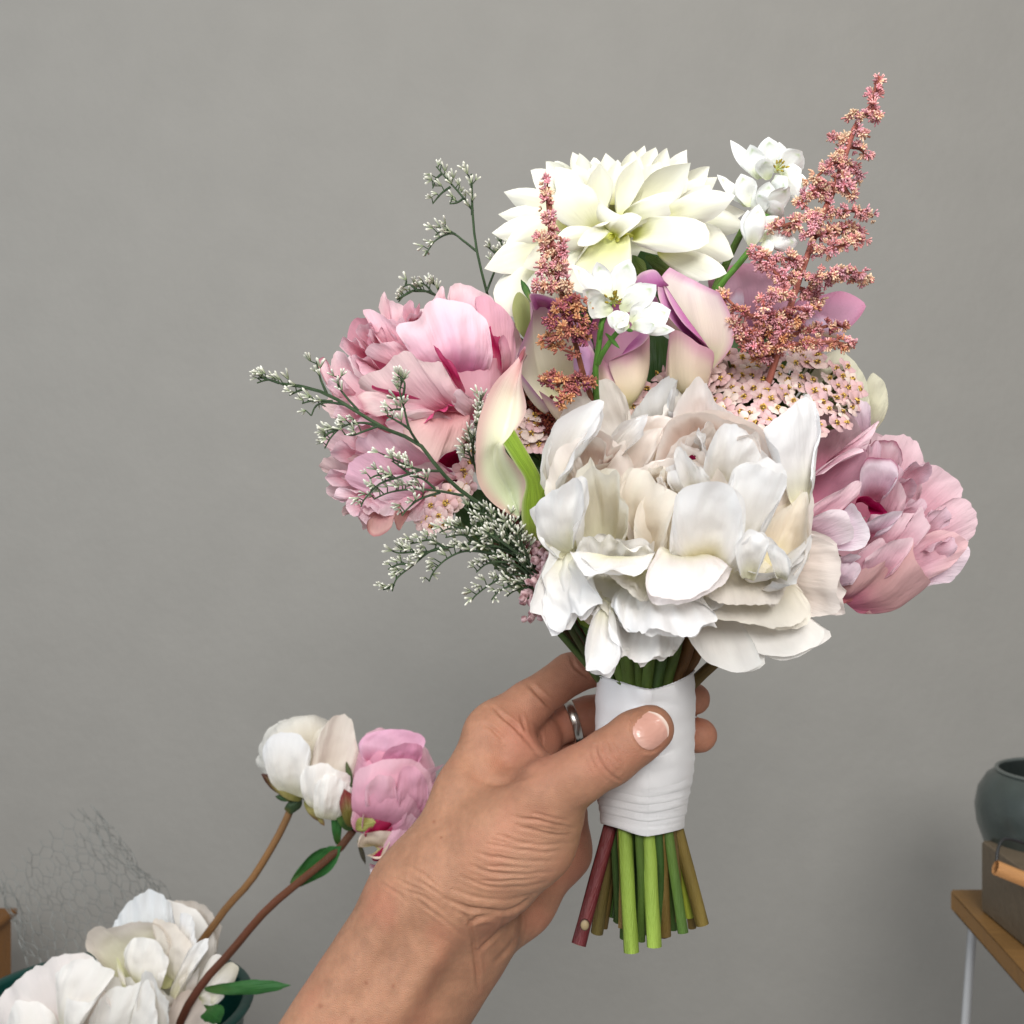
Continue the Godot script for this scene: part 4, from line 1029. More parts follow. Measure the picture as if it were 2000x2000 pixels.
	thing("calla_lily", "mauve calla lily behind the tall astilbe plume at the right", "calla lily", P(1520, 740, -40), G)
	stem([1530, 700, -35], [1320, 1620, -2], [1346, 1790, -3], 2.4, C(110, 130, 50), C(140, 150, 50))
	petal([1560, 700, -32], [1530, 620, -24, 1565, 582, -22, 1603, 577, -19, 1646, 569, -19, 1688, 591, -17, 1685, 611, -15, 1657, 642, -15, 1610, 668, -18], 4, {"cb": C(214, 170, 196), "cm": C(206, 160, 184), "ct": C(204, 150, 180)})
	petal([1480, 660, -32], [1395, 600, -26, 1384, 540, -24, 1430, 518, -24, 1490, 518, -24, 1532, 560, -24, 1545, 625, -24], 5, {"cb": C(190, 120, 160), "cm": C(206, 156, 182), "ct": C(206, 160, 184)})
	petal([1445, 640, -20], [1420, 590, -14, 1440, 563, -12, 1453, 572, -12, 1452, 600, -14], 2, {"cm": C(226, 200, 226), "ct": C(236, 220, 240)})
	petal([1620, 660, -18], [1570, 625, -10, 1590, 612, -9, 1640, 630, -10, 1650, 650, -12], 2, {"cm": C(226, 196, 226), "ct": C(236, 216, 240)})

func delphiniums() -> void:
	S = peony_style().merged({"mat": MT.dahlia, "nu": 14, "nv": 12, "cb": C(226, 232, 196), "cm": C(240, 241, 236), "ct": C(243, 244, 242), "ruffle": 1.6, "fold": 0.9, "lump": 0.5, "notch": 0.05, "foot": 0.25, "spot": 0.5}, true)
	thing("white_delphinium", "two white delphinium florets on a thin green stem in front of the dahlia", "delphinium", P(1163, 745, 22), BOUND)
	var s := Shape.new()
	var g := C(98, 150, 62)
	tube(s, through(pts([1192, 590, 30, 1178, 614, 30, 1172, 660, 28, 1163, 745, 22, 1180, 900, 0, 1245, 1400, -4, 1225, 1620, -6, 1205, 1800, -8]), 30), 0.0011, 0.0016, 8, g, C(70, 100, 44))
	tube(s, through(pts([1228, 634, 32, 1205, 650, 32, 1180, 685, 30, 1168, 710, 26]), 10), 0.0009, 0.001, 8, g, g)
	part("stem", s, MT.stem)
	var lf := {"mat": MT.leaf, "cb": g, "cm": g, "ct": C(80, 130, 56), "spot": 0.0, "nu": 8, "nv": 8, "notch": 0.0, "fold": 0.1, "ruffle": 0.1}
	lance([1182, 650, 31], [1211, 682, 33], 9, 1, lf, "bract")
	lance([1215, 640, 32], [1237, 647, 34], 8, 1, lf, "bract")
	lance([1178, 640, 30], [1170, 668, 28], 6, 1, lf, "bract")
	for a in [[1185, 592, 1116, 514, 30, 34], [1188, 586, 1166, 508, 42, 34], [1202, 586, 1229, 505, 54, 34], [1190, 606, 1136, 560, 34, 38], [1196, 608, 1142, 590, 52, 40], [1212, 606, 1282, 556, 50, 40], [1218, 598, 1252, 550, 30, 36], [1200, 612, 1225, 640, 40, 40]]:
		lance([a[0], a[1], 31], [a[2], a[3], a[5]], a[4], rng.randf_range(-1.5, 2.2), {"blunt": 0.1, "lean": rng.randf_range(-3, 3)})
	stamens(P(1199, 593, 33), Vector3(-0.1, 0.2, 1.0), 16, 0.006)
	for a in [[1234, 634, 1310, 606, 62, 40], [1232, 640, 1324, 647, 26, 40], [1228, 632, 1186, 618, 38, 40], [1232, 630, 1262, 588, 34, 36], [1230, 636, 1198, 640, 26, 41], [1236, 638, 1290, 634, 34, 42]]:
		lance([a[0], a[1], 33], [a[2], a[3], a[5]], a[4], rng.randf_range(-1.5, 2.0), {"blunt": 0.1})
	S = S.merged({"cm": C(241, 243, 240), "ct": C(243, 245, 244)}, true)
	thing("white_delphinium", "cluster of white delphinium florets with green spots right of the dahlia", "delphinium", P(1465, 490, 0), BOUND)
	s = Shape.new()
	tube(s, through(pts([1500, 420, 4, 1478, 470, 4, 1465, 488, 4, 1435, 525, 2, 1401, 566, 0, 1370, 640, -6, 1300, 900, -14, 1250, 1400, -10, 1215, 1620, -10, 1196, 1790, -12]), 40), 0.0012, 0.0017, 8, g, C(70, 100, 44))
	tube(s, through(pts([1450, 450, -6, 1425, 500, -8, 1395, 570, -8, 1372, 640, -8]), 12), 0.0014, 0.0018, 8, C(90, 120, 50), C(80, 110, 46))
	part("stem", s, MT.stem)
	for a in [[1482, 350, 1425, 273, 30, 0], [1490, 348, 1466, 280, 44, 2], [1504, 340, 1499, 265, 50, 2], [1514, 338, 1523, 276, 48, 2], [1524, 340, 1567, 294, 54, 4], [1526, 352, 1580, 370, 50, 8], [1512, 350, 1540, 366, 34, 10], [1500, 350, 1492, 310, 40, 8], [1530, 345, 1562, 330, 44, 4]]:
		lance([a[0], a[1], -2], [a[2], a[3], a[5]], a[4], rng.randf_range(-1.5, 2.2), {"blunt": 0.2, "lean": rng.randf_range(-4, 4)})
	stamens(P(1517, 331, 4), Vector3(0.2, 0.3, 1.0), 10, 0.004)
	for a in [[1462, 402, 1400, 340, 28, 4], [1466, 404, 1446, 338, 40, 4], [1490, 420, 1505, 355, 46, 8], [1496, 425, 1540, 360, 40, 8], [1478, 420, 1490, 372, 44, 8], [1500, 420, 1528, 400, 44, 10]]:
		lance([a[0], a[1], 0], [a[2], a[3], a[5]], a[4], rng.randf_range(-1.5, 2.2), {"blunt": 0.2, "lean": rng.randf_range(-4, 4)})
	for a in [[1466, 482, 1482, 398, 46, 12], [1468, 482, 1462, 410, 40, 10], [1480, 470, 1520, 420, 44, 8], [1490, 470, 1560, 474, 40, 10], [1488, 474, 1505, 492, 34, 12], [1492, 462, 1545, 452, 40, 4]]:
		lance([a[0], a[1], 6], [a[2], a[3], a[5]], a[4], rng.randf_range(-1.5, 2.2), {"blunt": 0.2})
	lance([1320, 520, -4], [1362, 553, 0], 46, 4, {"blunt": 0.8})
	lance([1340, 515, -6], [1352, 560, -2], 34, 3)

func stamens(c: Vector3, d: Vector3, n: int, r: float) -> void:
	var s := Shape.new()
	for i in n:
		var w := (d.normalized() + rand_dir() * 0.7).normalized()
		var tip := c + w * r * rng.randf_range(0.6, 1.1)
		tube(s, PackedVector3Array([c, tip]), 0.00025, 0.0002, 5, C(200, 210, 140), C(200, 200, 120))
		tube(s, PackedVector3Array([tip - w * 0.0005, tip, tip + w * 0.0008]), 0.0005, 0.0003, 5, C(150, 130, 50), C(190, 170, 70))
	part("stamens", s, MT.bud)

# one small five petalled floret, petals in the x-z plane
func floret_mesh(seed_: int) -> Array:
	rng.seed = seed_
	var s := Shape.new()
	for k in 5:
		var a := TAU * k / 5 + rng.randf_range(-0.12, 0.12)
		var d := Vector3(cos(a), 0, sin(a))
		var w := Vector3(-sin(a), 0, cos(a))
		var L := rng.randf_range(0.9, 1.1)
		var lift := rng.randf_range(-0.1, 0.3)
		var tone := rng.randf_range(0.92, 1.03)
		var first := s.v.size()
		var prof := [0.12, 0.3, 0.42, 0.43, 0.26]
		for i in 5:
			var x: float = 0.18 + 0.82 * L * i / 4.0
			for j in 5:
				var q := (j - 2) / 2.0
				var p: Vector3 = d * (x - 0.1 * q * q * i / 4.0) + w * q * prof[i] + Vector3.UP * (lift * x * x - 0.12 * q * q + 0.08 * (1.0 - absf(q)) * sin(x * 3.0))
				s.put(p, Color(tone, tone, tone).lerp(Color(0.9, 0.8, 0.7), 0.5 * (1.0 - i / 4.0)))
		s.grid(first, 4, 4)
	var c := Shape.new()
	for k in 15:
		var d := (Vector3.UP * 0.7 + rand_dir() * 0.8)
		d.y = absf(d.y)
		var top := d.normalized() * rng.randf_range(0.24, 0.36)
		var g := C(214, 178, 90) if rng.randf() < 0.75 else C(120, 84, 54)
		tube(c, PackedVector3Array([top * 0.2, top]), 0.03, 0.075, 5, C(150, 130, 60), g, g * 1.2)
	return [s.made(), c.made()]

func yarrow() -> void:
	var kinds := []
	for i in 5:
		kinds.append(floret_mesh(100 + i))
	rng.seed = 77
	var tones := []
	for c in [C(228, 198, 196), C(233, 210, 205), C(224, 188, 192), C(236, 220, 212), C(218, 180, 182)]:
		var m := flat(c, 0.6)
		m.vertex_color_use_as_albedo = true
		m.cull_mode = BaseMaterial3D.CULL_DISABLED
		m.backlight_enabled = true
		m.backlight = Color(0.5, 0.5, 0.5)
		m.rim_enabled = true
		m.rim = 0.2
		tones.append(m)
	var eye := mat(0.6)
	var head := func(spots: Array, root: Node3D, c: Vector3):
		for q in spots:
			var at: Vector3 = q[0]
			var up: Vector3 = q[1]
			var k := rng.randi() % kinds.size()
			var f := obj("floret", kinds[k][0], tones[rng.randi() % tones.size()], root)
			f.transform = Transform3D(facing(up + rand_dir() * 0.25, rng.randf() * TAU, q[2]), at - c)
			var y := obj("floret_centre", kinds[k][1], eye, f)
			y.position = Vector3.ZERO
	# the broad head above the white peony
	var c := P(1490, 860, -20)
	var t := thing("pink_yarrow", "broad flat head of tiny pale pink yarrow florets with yellow centres above the white peony", "yarrow", c, BOUND)
	stem([1480, 830, -16], [1238, 1622, -3], [1216, 1800, -4], 1.7, C(80, 96, 50), C(60, 84, 40))
	var under := Shape.new()
	var spots := []
	var row := 0
	for y in range(692, 850, 22):
		var half: float = 190.0 * sqrt(maxf(0.0, 1.0 - pow((y - 770.0) / 96.0, 2.0)))
		row += 1
		var x := 1500.0 - half + (12.0 if row % 2 else 0.0)
		while x < 1500.0 + half:
			var px := x + rng.randf_range(-7, 7)
			var py := y + rng.randf_range(-7, 7)
			var deep := -20.0 + (py - 690.0) * 0.3 - pow((px - 1490.0) / 200.0, 2.0) * 12.0
			var p := P(px, py, deep)
			spots.append([p, Vector3((px - 1490.0) / 300.0, 0.55, 0.75), 0.0043 * rng.randf_range(0.85, 1.15)])
			tube(under, PackedVector3Array([p - Vector3(0, 0.0005, 0.001), p.lerp(c, 0.3) - Vector3(0, 0.001, 0.003), p.lerp(c, 0.75)]), 0.0005, 0.0007, 5, C(110, 124, 70), C(76, 96, 50))
			x += rng.randf_range(21, 27)
	for a in [[1250, 735, -4], [1270, 712, -6], [1290, 700, -8], [1262, 762, 0], [1240, 775, 2], [1308, 720, -6], [1240, 720, -8], [1350, 722, -2], [1372, 706, -4], [1385, 730, 0], [1345, 745, 4], [1400, 712, -2], [1365, 748, 4], [1284, 730, -3], [1300, 745, 0], [1325, 715, -4], [1262, 695, -10], [1240, 795, 3], [1258, 790, 4], [1395, 690, -6], [1420, 690, -8], [1410, 740, 0]]:
		var p := P(a[0] + rng.randf_range(-3, 3), a[1] + rng.randf_range(-3, 3), a[2])
		spots.append([p, Vector3(-0.25, 0.5, 0.8), 0.0043 * rng.randf_range(0.9, 1.15)])
		tube(under, PackedVector3Array([p - Vector3(0, 0.0005, 0.001), p.lerp(c, 0.3) - Vector3(0, 0.002, 0.004), p.lerp(c, 0.8)]), 0.0005, 0.0007, 5, C(110, 124, 70), C(76, 96, 50))
	part("stalks", under, MT.stem)
	head.call(spots, t, c)
	# the small head at the lower left
	c = P(880, 1010, -6)
	t = thing("pink_yarrow", "small cluster of dusty pink yarrow florets under the lower pink peony at the left", "yarrow", c, BOUND)
	stem([890, 1015, -8], [1200, 1622, 0], [1209, 1802, 0], 1.6, C(80, 96, 50), C(60, 84, 40))
	spots = []
	under = Shape.new()
	for a in [[842, 988, 8], [872, 982, 10], [858, 1008, 12], [836, 1012, 8], [866, 1022, 13], [842, 1028, 10], [826, 1018, 6], [880, 962, 6], [900, 960, 5], [872, 1000, 11], [890, 982, 7], [910, 930, 2], [918, 905, 0], [925, 880, -2], [912, 950, 3], [905, 920, 2], [850, 968, 6]]:
		var p := P(a[0], a[1], a[2])
		spots.append([p, Vector3(-0.35, 0.15, 1.0), 0.0042 * rng.randf_range(0.9, 1.15)])
		tube(under, PackedVector3Array([p - Vector3(0, 0.0005, 0.001), p.lerp(c, 0.3) - Vector3(0, 0, 0.003), c]), 0.0005, 0.0007, 5, C(120, 134, 70), C(86, 110, 50))
	part("stalks", under, MT.stem)
	head.call(spots, t, c)
	# the deep one, between the front calla and the white peony
	c = P(1060, 900, -6)
	t = thing("pink_yarrow", "shaded yarrow florets deep between the front calla lily and the large white peony", "yarrow", c, BOUND)
	stem([1062, 905, -8], [1252, 1622, 2], [1244, 1790, 2], 1.5, C(70, 86, 44), C(50, 74, 34))
	spots = []
	under = Shape.new()
	for a in [[1030, 822, 4], [1046, 830, 5], [1038, 846, 6], [1020, 850, 5], [1058, 848, 4], [1030, 868, 5], [1052, 868, 4], [1070, 850, 2], [1016, 836, 3], [1044, 812, 3]]:
		var p := P(a[0], a[1], a[2])
		spots.append([p, Vector3(0.1, 0.5, 0.8), 0.0042 * rng.randf_range(0.9, 1.15)])
		tube(under, PackedVector3Array([p - Vector3(0, 0.0005, 0.001), p.lerp(c, 0.4), c]), 0.0005, 0.0008, 5, C(100, 120, 60), C(70, 96, 44))
	part("stalks", under, MT.stem)
	head.call(spots, t, c)
	# closed buds along the white peony's left side
	c = P(1060, 1130, 22)
	t = thing("pink_yarrow", "knobbly head of closed lilac pink yarrow buds against the white peony's left edge", "yarrow", c, BOUND)
	under = Shape.new()
	tube(under, through(pts([1072, 1130, 24, 1110, 1220, 14, 1170, 1320, 2, 1235, 1450, -2, 1243, 1622, -2, 1252, 1780, -3]), 20), 0.0013, 0.0016, 8, C(70, 80, 50), C(60, 80, 40))
	part("stem", under, MT.stem)
	spots = []
	var b := Shape.new()
	for i in 7:
		var a := PI * i / 6.0
		for j in 9:
			var o := TAU * j / 8
			b.put(Vector3(cos(o) * sin(a) * (1 + 0.12 * cos(o * 4)), cos(a), sin(o) * sin(a) * (1 + 0.12 * cos(o * 4))), Color(0.9, 0.9, 0.9) if i > 1 else Color(0.35, 0.24, 0.25))
	b.grid(0, 6, 8)
	var bm := b.made()
	var bud := []
	for k in 70:
		var v := rng.randf()
		var p := P(1046 + rng.randfn() * 9.0 + 14.0 * sin(v * 5.0), 1060 + v * 150.0, 26 + rng.randfn() * 4.0)
		bud.append([p, rng.randf_range(0.0011, 0.0019)])
	for q in bud:
		var o := obj("bud", bm, tones[2], t)
		var d: Vector3 = Vector3(-0.5, 0.1, 0.9) + rand_dir() * 0.8
		o.transform = Transform3D(facing(d, rng.randf() * TAU, q[1]), q[0] - c)

func spindle(n: int, tilt: float, fat: float, dark: Color, light: Color) -> ArrayMesh:
	var s := Shape.new()
	for k in n:
		var a := TAU * k / n + rng.randf_range(-0.3, 0.3)
		var t := tilt * rng.randf_range(0.6, 1.2)
		var d := Vector3(cos(a) * sin(t), cos(t), sin(a) * sin(t))
		var L := rng.randf_range(0.75, 1.1)
		tube(s, PackedVector3Array([d * 0.05, d * L * 0.55, d * L * 0.85]), fat * 0.6, fat, 4, dark, light)
		var e := s.put(d * L, light)
		var k0 := s.v.size() - 6
		for q in 4:
			s.tri(e, k0 + q + 1, k0 + q)
	return s.made()

func plume(branches: Array, kinds: Array, looks: Array, sz: float, dens: float) -> void:
	for a in branches:
		var w0: float = a[0]
		var w1: float = a[1]
		var path := through(pts(a[2]), 24)
		var s := Shape.new()
		tube(s, path, a[3] * 0.001, a[3] * 0.0006, 6, C(150, 86, 76), C(166, 100, 80))
		var br := part("side_branch", s, MT.stem)
		var L := 0.0
		for i in 24:
			L += path[i].distance_to(path[i + 1])
		var n := int(L * dens * (w0 + w1) * 0.5)
		if n == 0:
			continue
		var where := []
		var tint := []
		var k := rng.randi() % kinds.size()
		for i in n:
			var t := rng.randf()
			var x := clampf(t * 24.0, 0.0, 23.99)
			var p := path[int(x)].lerp(path[int(x) + 1], fposmod(x, 1.0))
			var d := (path[int(x) + 1] - path[int(x)]).normalized()
			var out := (rand_dir() + Vector3(0, 0, 0.15)).normalized()
			out = (out - d * out.dot(d)).normalized()
			var lump := 0.72 + 0.55 * sin(t * L * 1100.0 + w0 * 3.0) * sin(t * L * 420.0)
			var r := lerpf(w0, w1, t) * 0.00058 * pow(rng.randf(), 0.5) * clampf(lump, 0.35, 1.25)
			where.append(Transform3D(facing(out + d * 0.55 + rand_dir() * 0.3, rng.randf() * TAU, sz * rng.randf_range(0.7, 1.25)), p + out * r))
			var c: Color = looks[rng.randi() % looks.size()]
			tint.append(c * rng.randf_range(0.75, 1.2))
		copy_mm("florets", kinds[k], MT.bud, where, tint, br)

func astilbes() -> void:
	rng.seed = 9
	var kinds := []
	for i in 4:
		kinds.append(spindle(7, 0.9, 0.15, Color(0.8, 0.6, 0.62), Color(1.0, 1.0, 1.0)))
	var looks := [C(238, 186, 182), C(232, 168, 176), C(242, 206, 174), C(244, 214, 182), C(222, 156, 152), C(230, 176, 186)]
	var dusk := [C(196, 130, 112), C(214, 158, 112), C(176, 108, 104), C(222, 168, 124), C(166, 98, 104)]
	thing("astilbe_plume", "tall dusty pink astilbe plume rising highest at the right of the bouquet", "astilbe", P(1519, 700, 4), BOUND)
	var s := Shape.new()
	tube(s, through(pts([1716, 150, 0, 1704, 204, 0, 1677, 235, 0, 1657, 282, 2, 1648, 312, 2, 1630, 366, 3, 1610, 413, 4, 1593, 457, 4, 1569, 521, 5, 1542, 605, 5, 1519, 690, 4, 1450, 900, -10, 1280, 1400, 6, 1284, 1620, 2, 1296, 1830, 0]), 60), 0.0011, 0.0018, 9, C(196, 116, 104), C(96, 70, 44))
	part("stem", s, MT.stem)
	var z := 3
	plume([
		[2.6, 3.6, [1706, 212, z, 1708, 185, z, 1717, 152, z], 0.7], [2.6, 3.4, [1700, 214, z, 1712, 215, z, 1714, 232, z], 0.6], [4.2, 3.6, [1684, 232, z, 1672, 222, z, 1657, 222, z], 0.7], [3.2, 2.6, [1690, 222, z, 1702, 226, z, 1714, 230, z], 0.6],
		[3.2, 2.6, [1672, 248, z, 1682, 262, z, 1700, 268, z], 0.6], [4.0, 3.8, [1656, 280, z, 1640, 272, z, 1622, 272, z], 0.7], [4.2, 3.2, [1660, 288, 0, 1680, 292, 0, 1696, 308, 0], 0.7], [3.2, 2.8, [1652, 300, z, 1636, 300, z, 1632, 318, z], 0.6],
		[4.5, 4.0, [1646, 318, z, 1626, 318, 8, 1606, 336, 9, 1590, 350, 8, 1588, 362, 8], 0.8], [4.2, 4.0, [1650, 318, -4, 1668, 330, -8, 1676, 350, -8], 0.8], [4.4, 3.6, [1640, 345, 6, 1654, 372, 8, 1668, 390, 8], 0.8],
		[5.0, 4.2, [1620, 378, z, 1596, 372, 8, 1575, 384, 10, 1558, 402, 10], 0.8], [3.5, 3.0, [1620, 395, 4, 1630, 362, 6, 1632, 345, 6], 0.6], [4.6, 3.4, [1618, 410, 5, 1650, 412, 7, 1680, 414, 6, 1704, 424, 4], 0.8],
		[4.8, 3.6, [1610, 420, 8, 1570, 428, 12, 1532, 440, 14, 1502, 446, 12], 0.9], [4.4, 3.8, [1600, 432, 10, 1584, 446, 12, 1570, 468, 12], 0.8], [4.5, 3.0, [1592, 462, 6, 1630, 450, 2, 1660, 448, -2, 1688, 460, -4], 0.9],
		[4.6, 3.6, [1585, 492, 8, 1620, 486, 12, 1655, 478, 12, 1688, 466, 10], 0.9], [4.6, 4.2, [1566, 520, 8, 1530, 505, 14, 1495, 505, 16, 1468, 488, 14], 0.9], [4.6, 3.8, [1556, 545, 10, 1525, 540, 16, 1502, 522, 16, 1476, 505, 14], 0.9],
		[5.0, 3.4, [1572, 545, 6, 1605, 545, 8, 1650, 540, 8, 1698, 550, 6], 0.9], [4.2, 3.6, [1592, 540, 12, 1640, 532, 14, 1690, 534, 12], 0.8], [5.2, 4.4, [1548, 575, 10, 1515, 575, 16, 1490, 590, 18, 1498, 604, 18], 0.9], [5.2, 4.2, [1555, 560, 2, 1590, 575, 0, 1600, 595, 0], 0.9]], kinds, looks, 0.0025, 520.0)
	plume([[4.6, 3.8, [1535, 620, 10, 1480, 620, 18, 1440, 602, 20, 1408, 570, 18], 0.9], [4.4, 3.8, [1525, 640, 6, 1470, 650, 14, 1440, 640, 18, 1425, 612, 18], 0.9], [4.2, 4.0, [1520, 660, 8, 1480, 680, 14, 1455, 670, 16, 1436, 645, 16], 0.9], [4.8, 4.0, [1530, 640, 12, 1556, 622, 16, 1585, 605, 16, 1590, 600, 14], 0.9],
		[4.8, 3.4, [1525, 668, 10, 1570, 672, 14, 1620, 668, 14, 1662, 674, 12], 0.9], [4.4, 3.2, [1530, 655, 4, 1580, 648, 6, 1620, 636, 6, 1652, 640, 4], 0.9], [4.8, 4.4, [1540, 600, 12, 1530, 640, 14, 1515, 690, 12], 0.9], [4.6, 4.0, [1520, 680, 0, 1490, 700, 6, 1470, 690, 8], 0.8]], kinds, looks + dusk, 0.0025, 520.0)
	thing("astilbe_plume", "short rust and pink astilbe plume in front of the dahlia's left side", "astilbe", P(1142, 742, 24), BOUND)
	s = Shape.new()
	tube(s, through(pts([1071, 366, 30, 1075, 420, 30, 1080, 500, 30, 1092, 560, 30, 1112, 625, 30, 1126, 680, 28, 1143, 745, 24, 1190, 900, -6, 1250, 1400, -2, 1234, 1620, -10, 1240, 1810, -10]), 50), 0.0009, 0.0016, 9, C(150, 90, 70), C(90, 64, 40))
	part("stem", s, MT.stem)
	plume([[3.4, 3.6, [1072, 430, 30, 1068, 390, 31, 1070, 350, 31], 0.5], [4.6, 4.2, [1078, 500, 30, 1072, 465, 32, 1074, 420, 32], 0.7], [4.2, 3.8, [1080, 500, 32, 1062, 480, 34, 1054, 455, 34], 0.7], [4.2, 3.6, [1082, 510, 32, 1100, 490, 34, 1094, 462, 34], 0.7], [4.4, 4.0, [1084, 530, 32, 1064, 522, 36, 1054, 520, 36], 0.7], [4.6, 4.0, [1088, 545, 32, 1094, 530, 35, 1092, 505, 35], 0.7],
		[4.6, 4.0, [1092, 565, 30, 1070, 556, 35, 1048, 562, 36], 0.7], [4.4, 4.0, [1096, 575, 30, 1110, 555, 34, 1106, 545, 34], 0.7]], kinds, looks, 0.0024, 560.0)
	plume([[4.8, 4.2, [1102, 592, 30, 1126, 590, 36, 1146, 606, 36], 0.7], [4.8, 4.2, [1108, 612, 32, 1085, 610, 38, 1068, 634, 38], 0.7], [4.8, 4.2, [1112, 622, 32, 1136, 630, 37, 1154, 640, 36], 0.7], [4.6, 4.0, [1116, 640, 32, 1098, 645, 38, 1080, 655, 38], 0.7], [4.6, 4.0, [1118, 650, 32, 1136, 655, 37, 1146, 664, 36], 0.7], [3.4, 2.6, [1124, 692, 30, 1098, 682, 34, 1075, 668, 34, 1057, 664, 33], 0.6],
		[3.4, 2.8, [1142, 744, 26, 1110, 742, 32, 1080, 734, 34, 1052, 744, 34], 0.6], [3.6, 3.0, [1142, 748, 26, 1122, 760, 32, 1106, 775, 34, 1092, 792, 34], 0.6], [2.6, 2.2, [1144, 744, 24, 1156, 744, 26, 1165, 752, 26], 0.5], [3.2, 2.6, [1100, 745, 30, 1085, 752, 34, 1062, 745, 35], 0.5]], kinds, dusk + [C(150, 84, 110)], 0.0024, 560.0)
	thing("astilbe_plume", "dark maroon astilbe tuft in shade between the front calla lily and the white peony", "astilbe", P(1065, 850, 0), BOUND)
	s = Shape.new()
	tube(s, through(pts([1060, 800, 2, 1070, 850, 0, 1130, 1100, -10, 1240, 1400, -6, 1258, 1620, -6, 1266, 1800, -6]), 30), 0.0012, 0.0016, 8, C(110, 60, 50), C(80, 60, 40))
	part("stem", s, MT.stem)
	plume([[5.0, 4.0, [1068, 850, 2, 1060, 810, 4, 1062, 780, 4], 0.7], [5.0, 4.2, [1070, 850, 2, 1080, 830, 6, 1084, 820, 6], 0.7], [5.0, 4.0, [1066, 845, 0, 1045, 800, 0, 1035, 780, 0], 0.7], [5.0, 4.0, [1040, 800, -6, 1025, 770, -6, 1020, 760, -6], 0.7], [4.6, 4.0, [1068, 840, 4, 1074, 800, 6, 1082, 790, 6], 0.7]], kinds, [C(120, 56, 50), C(140, 76, 54), C(100, 44, 44)], 0.0024, 560.0)

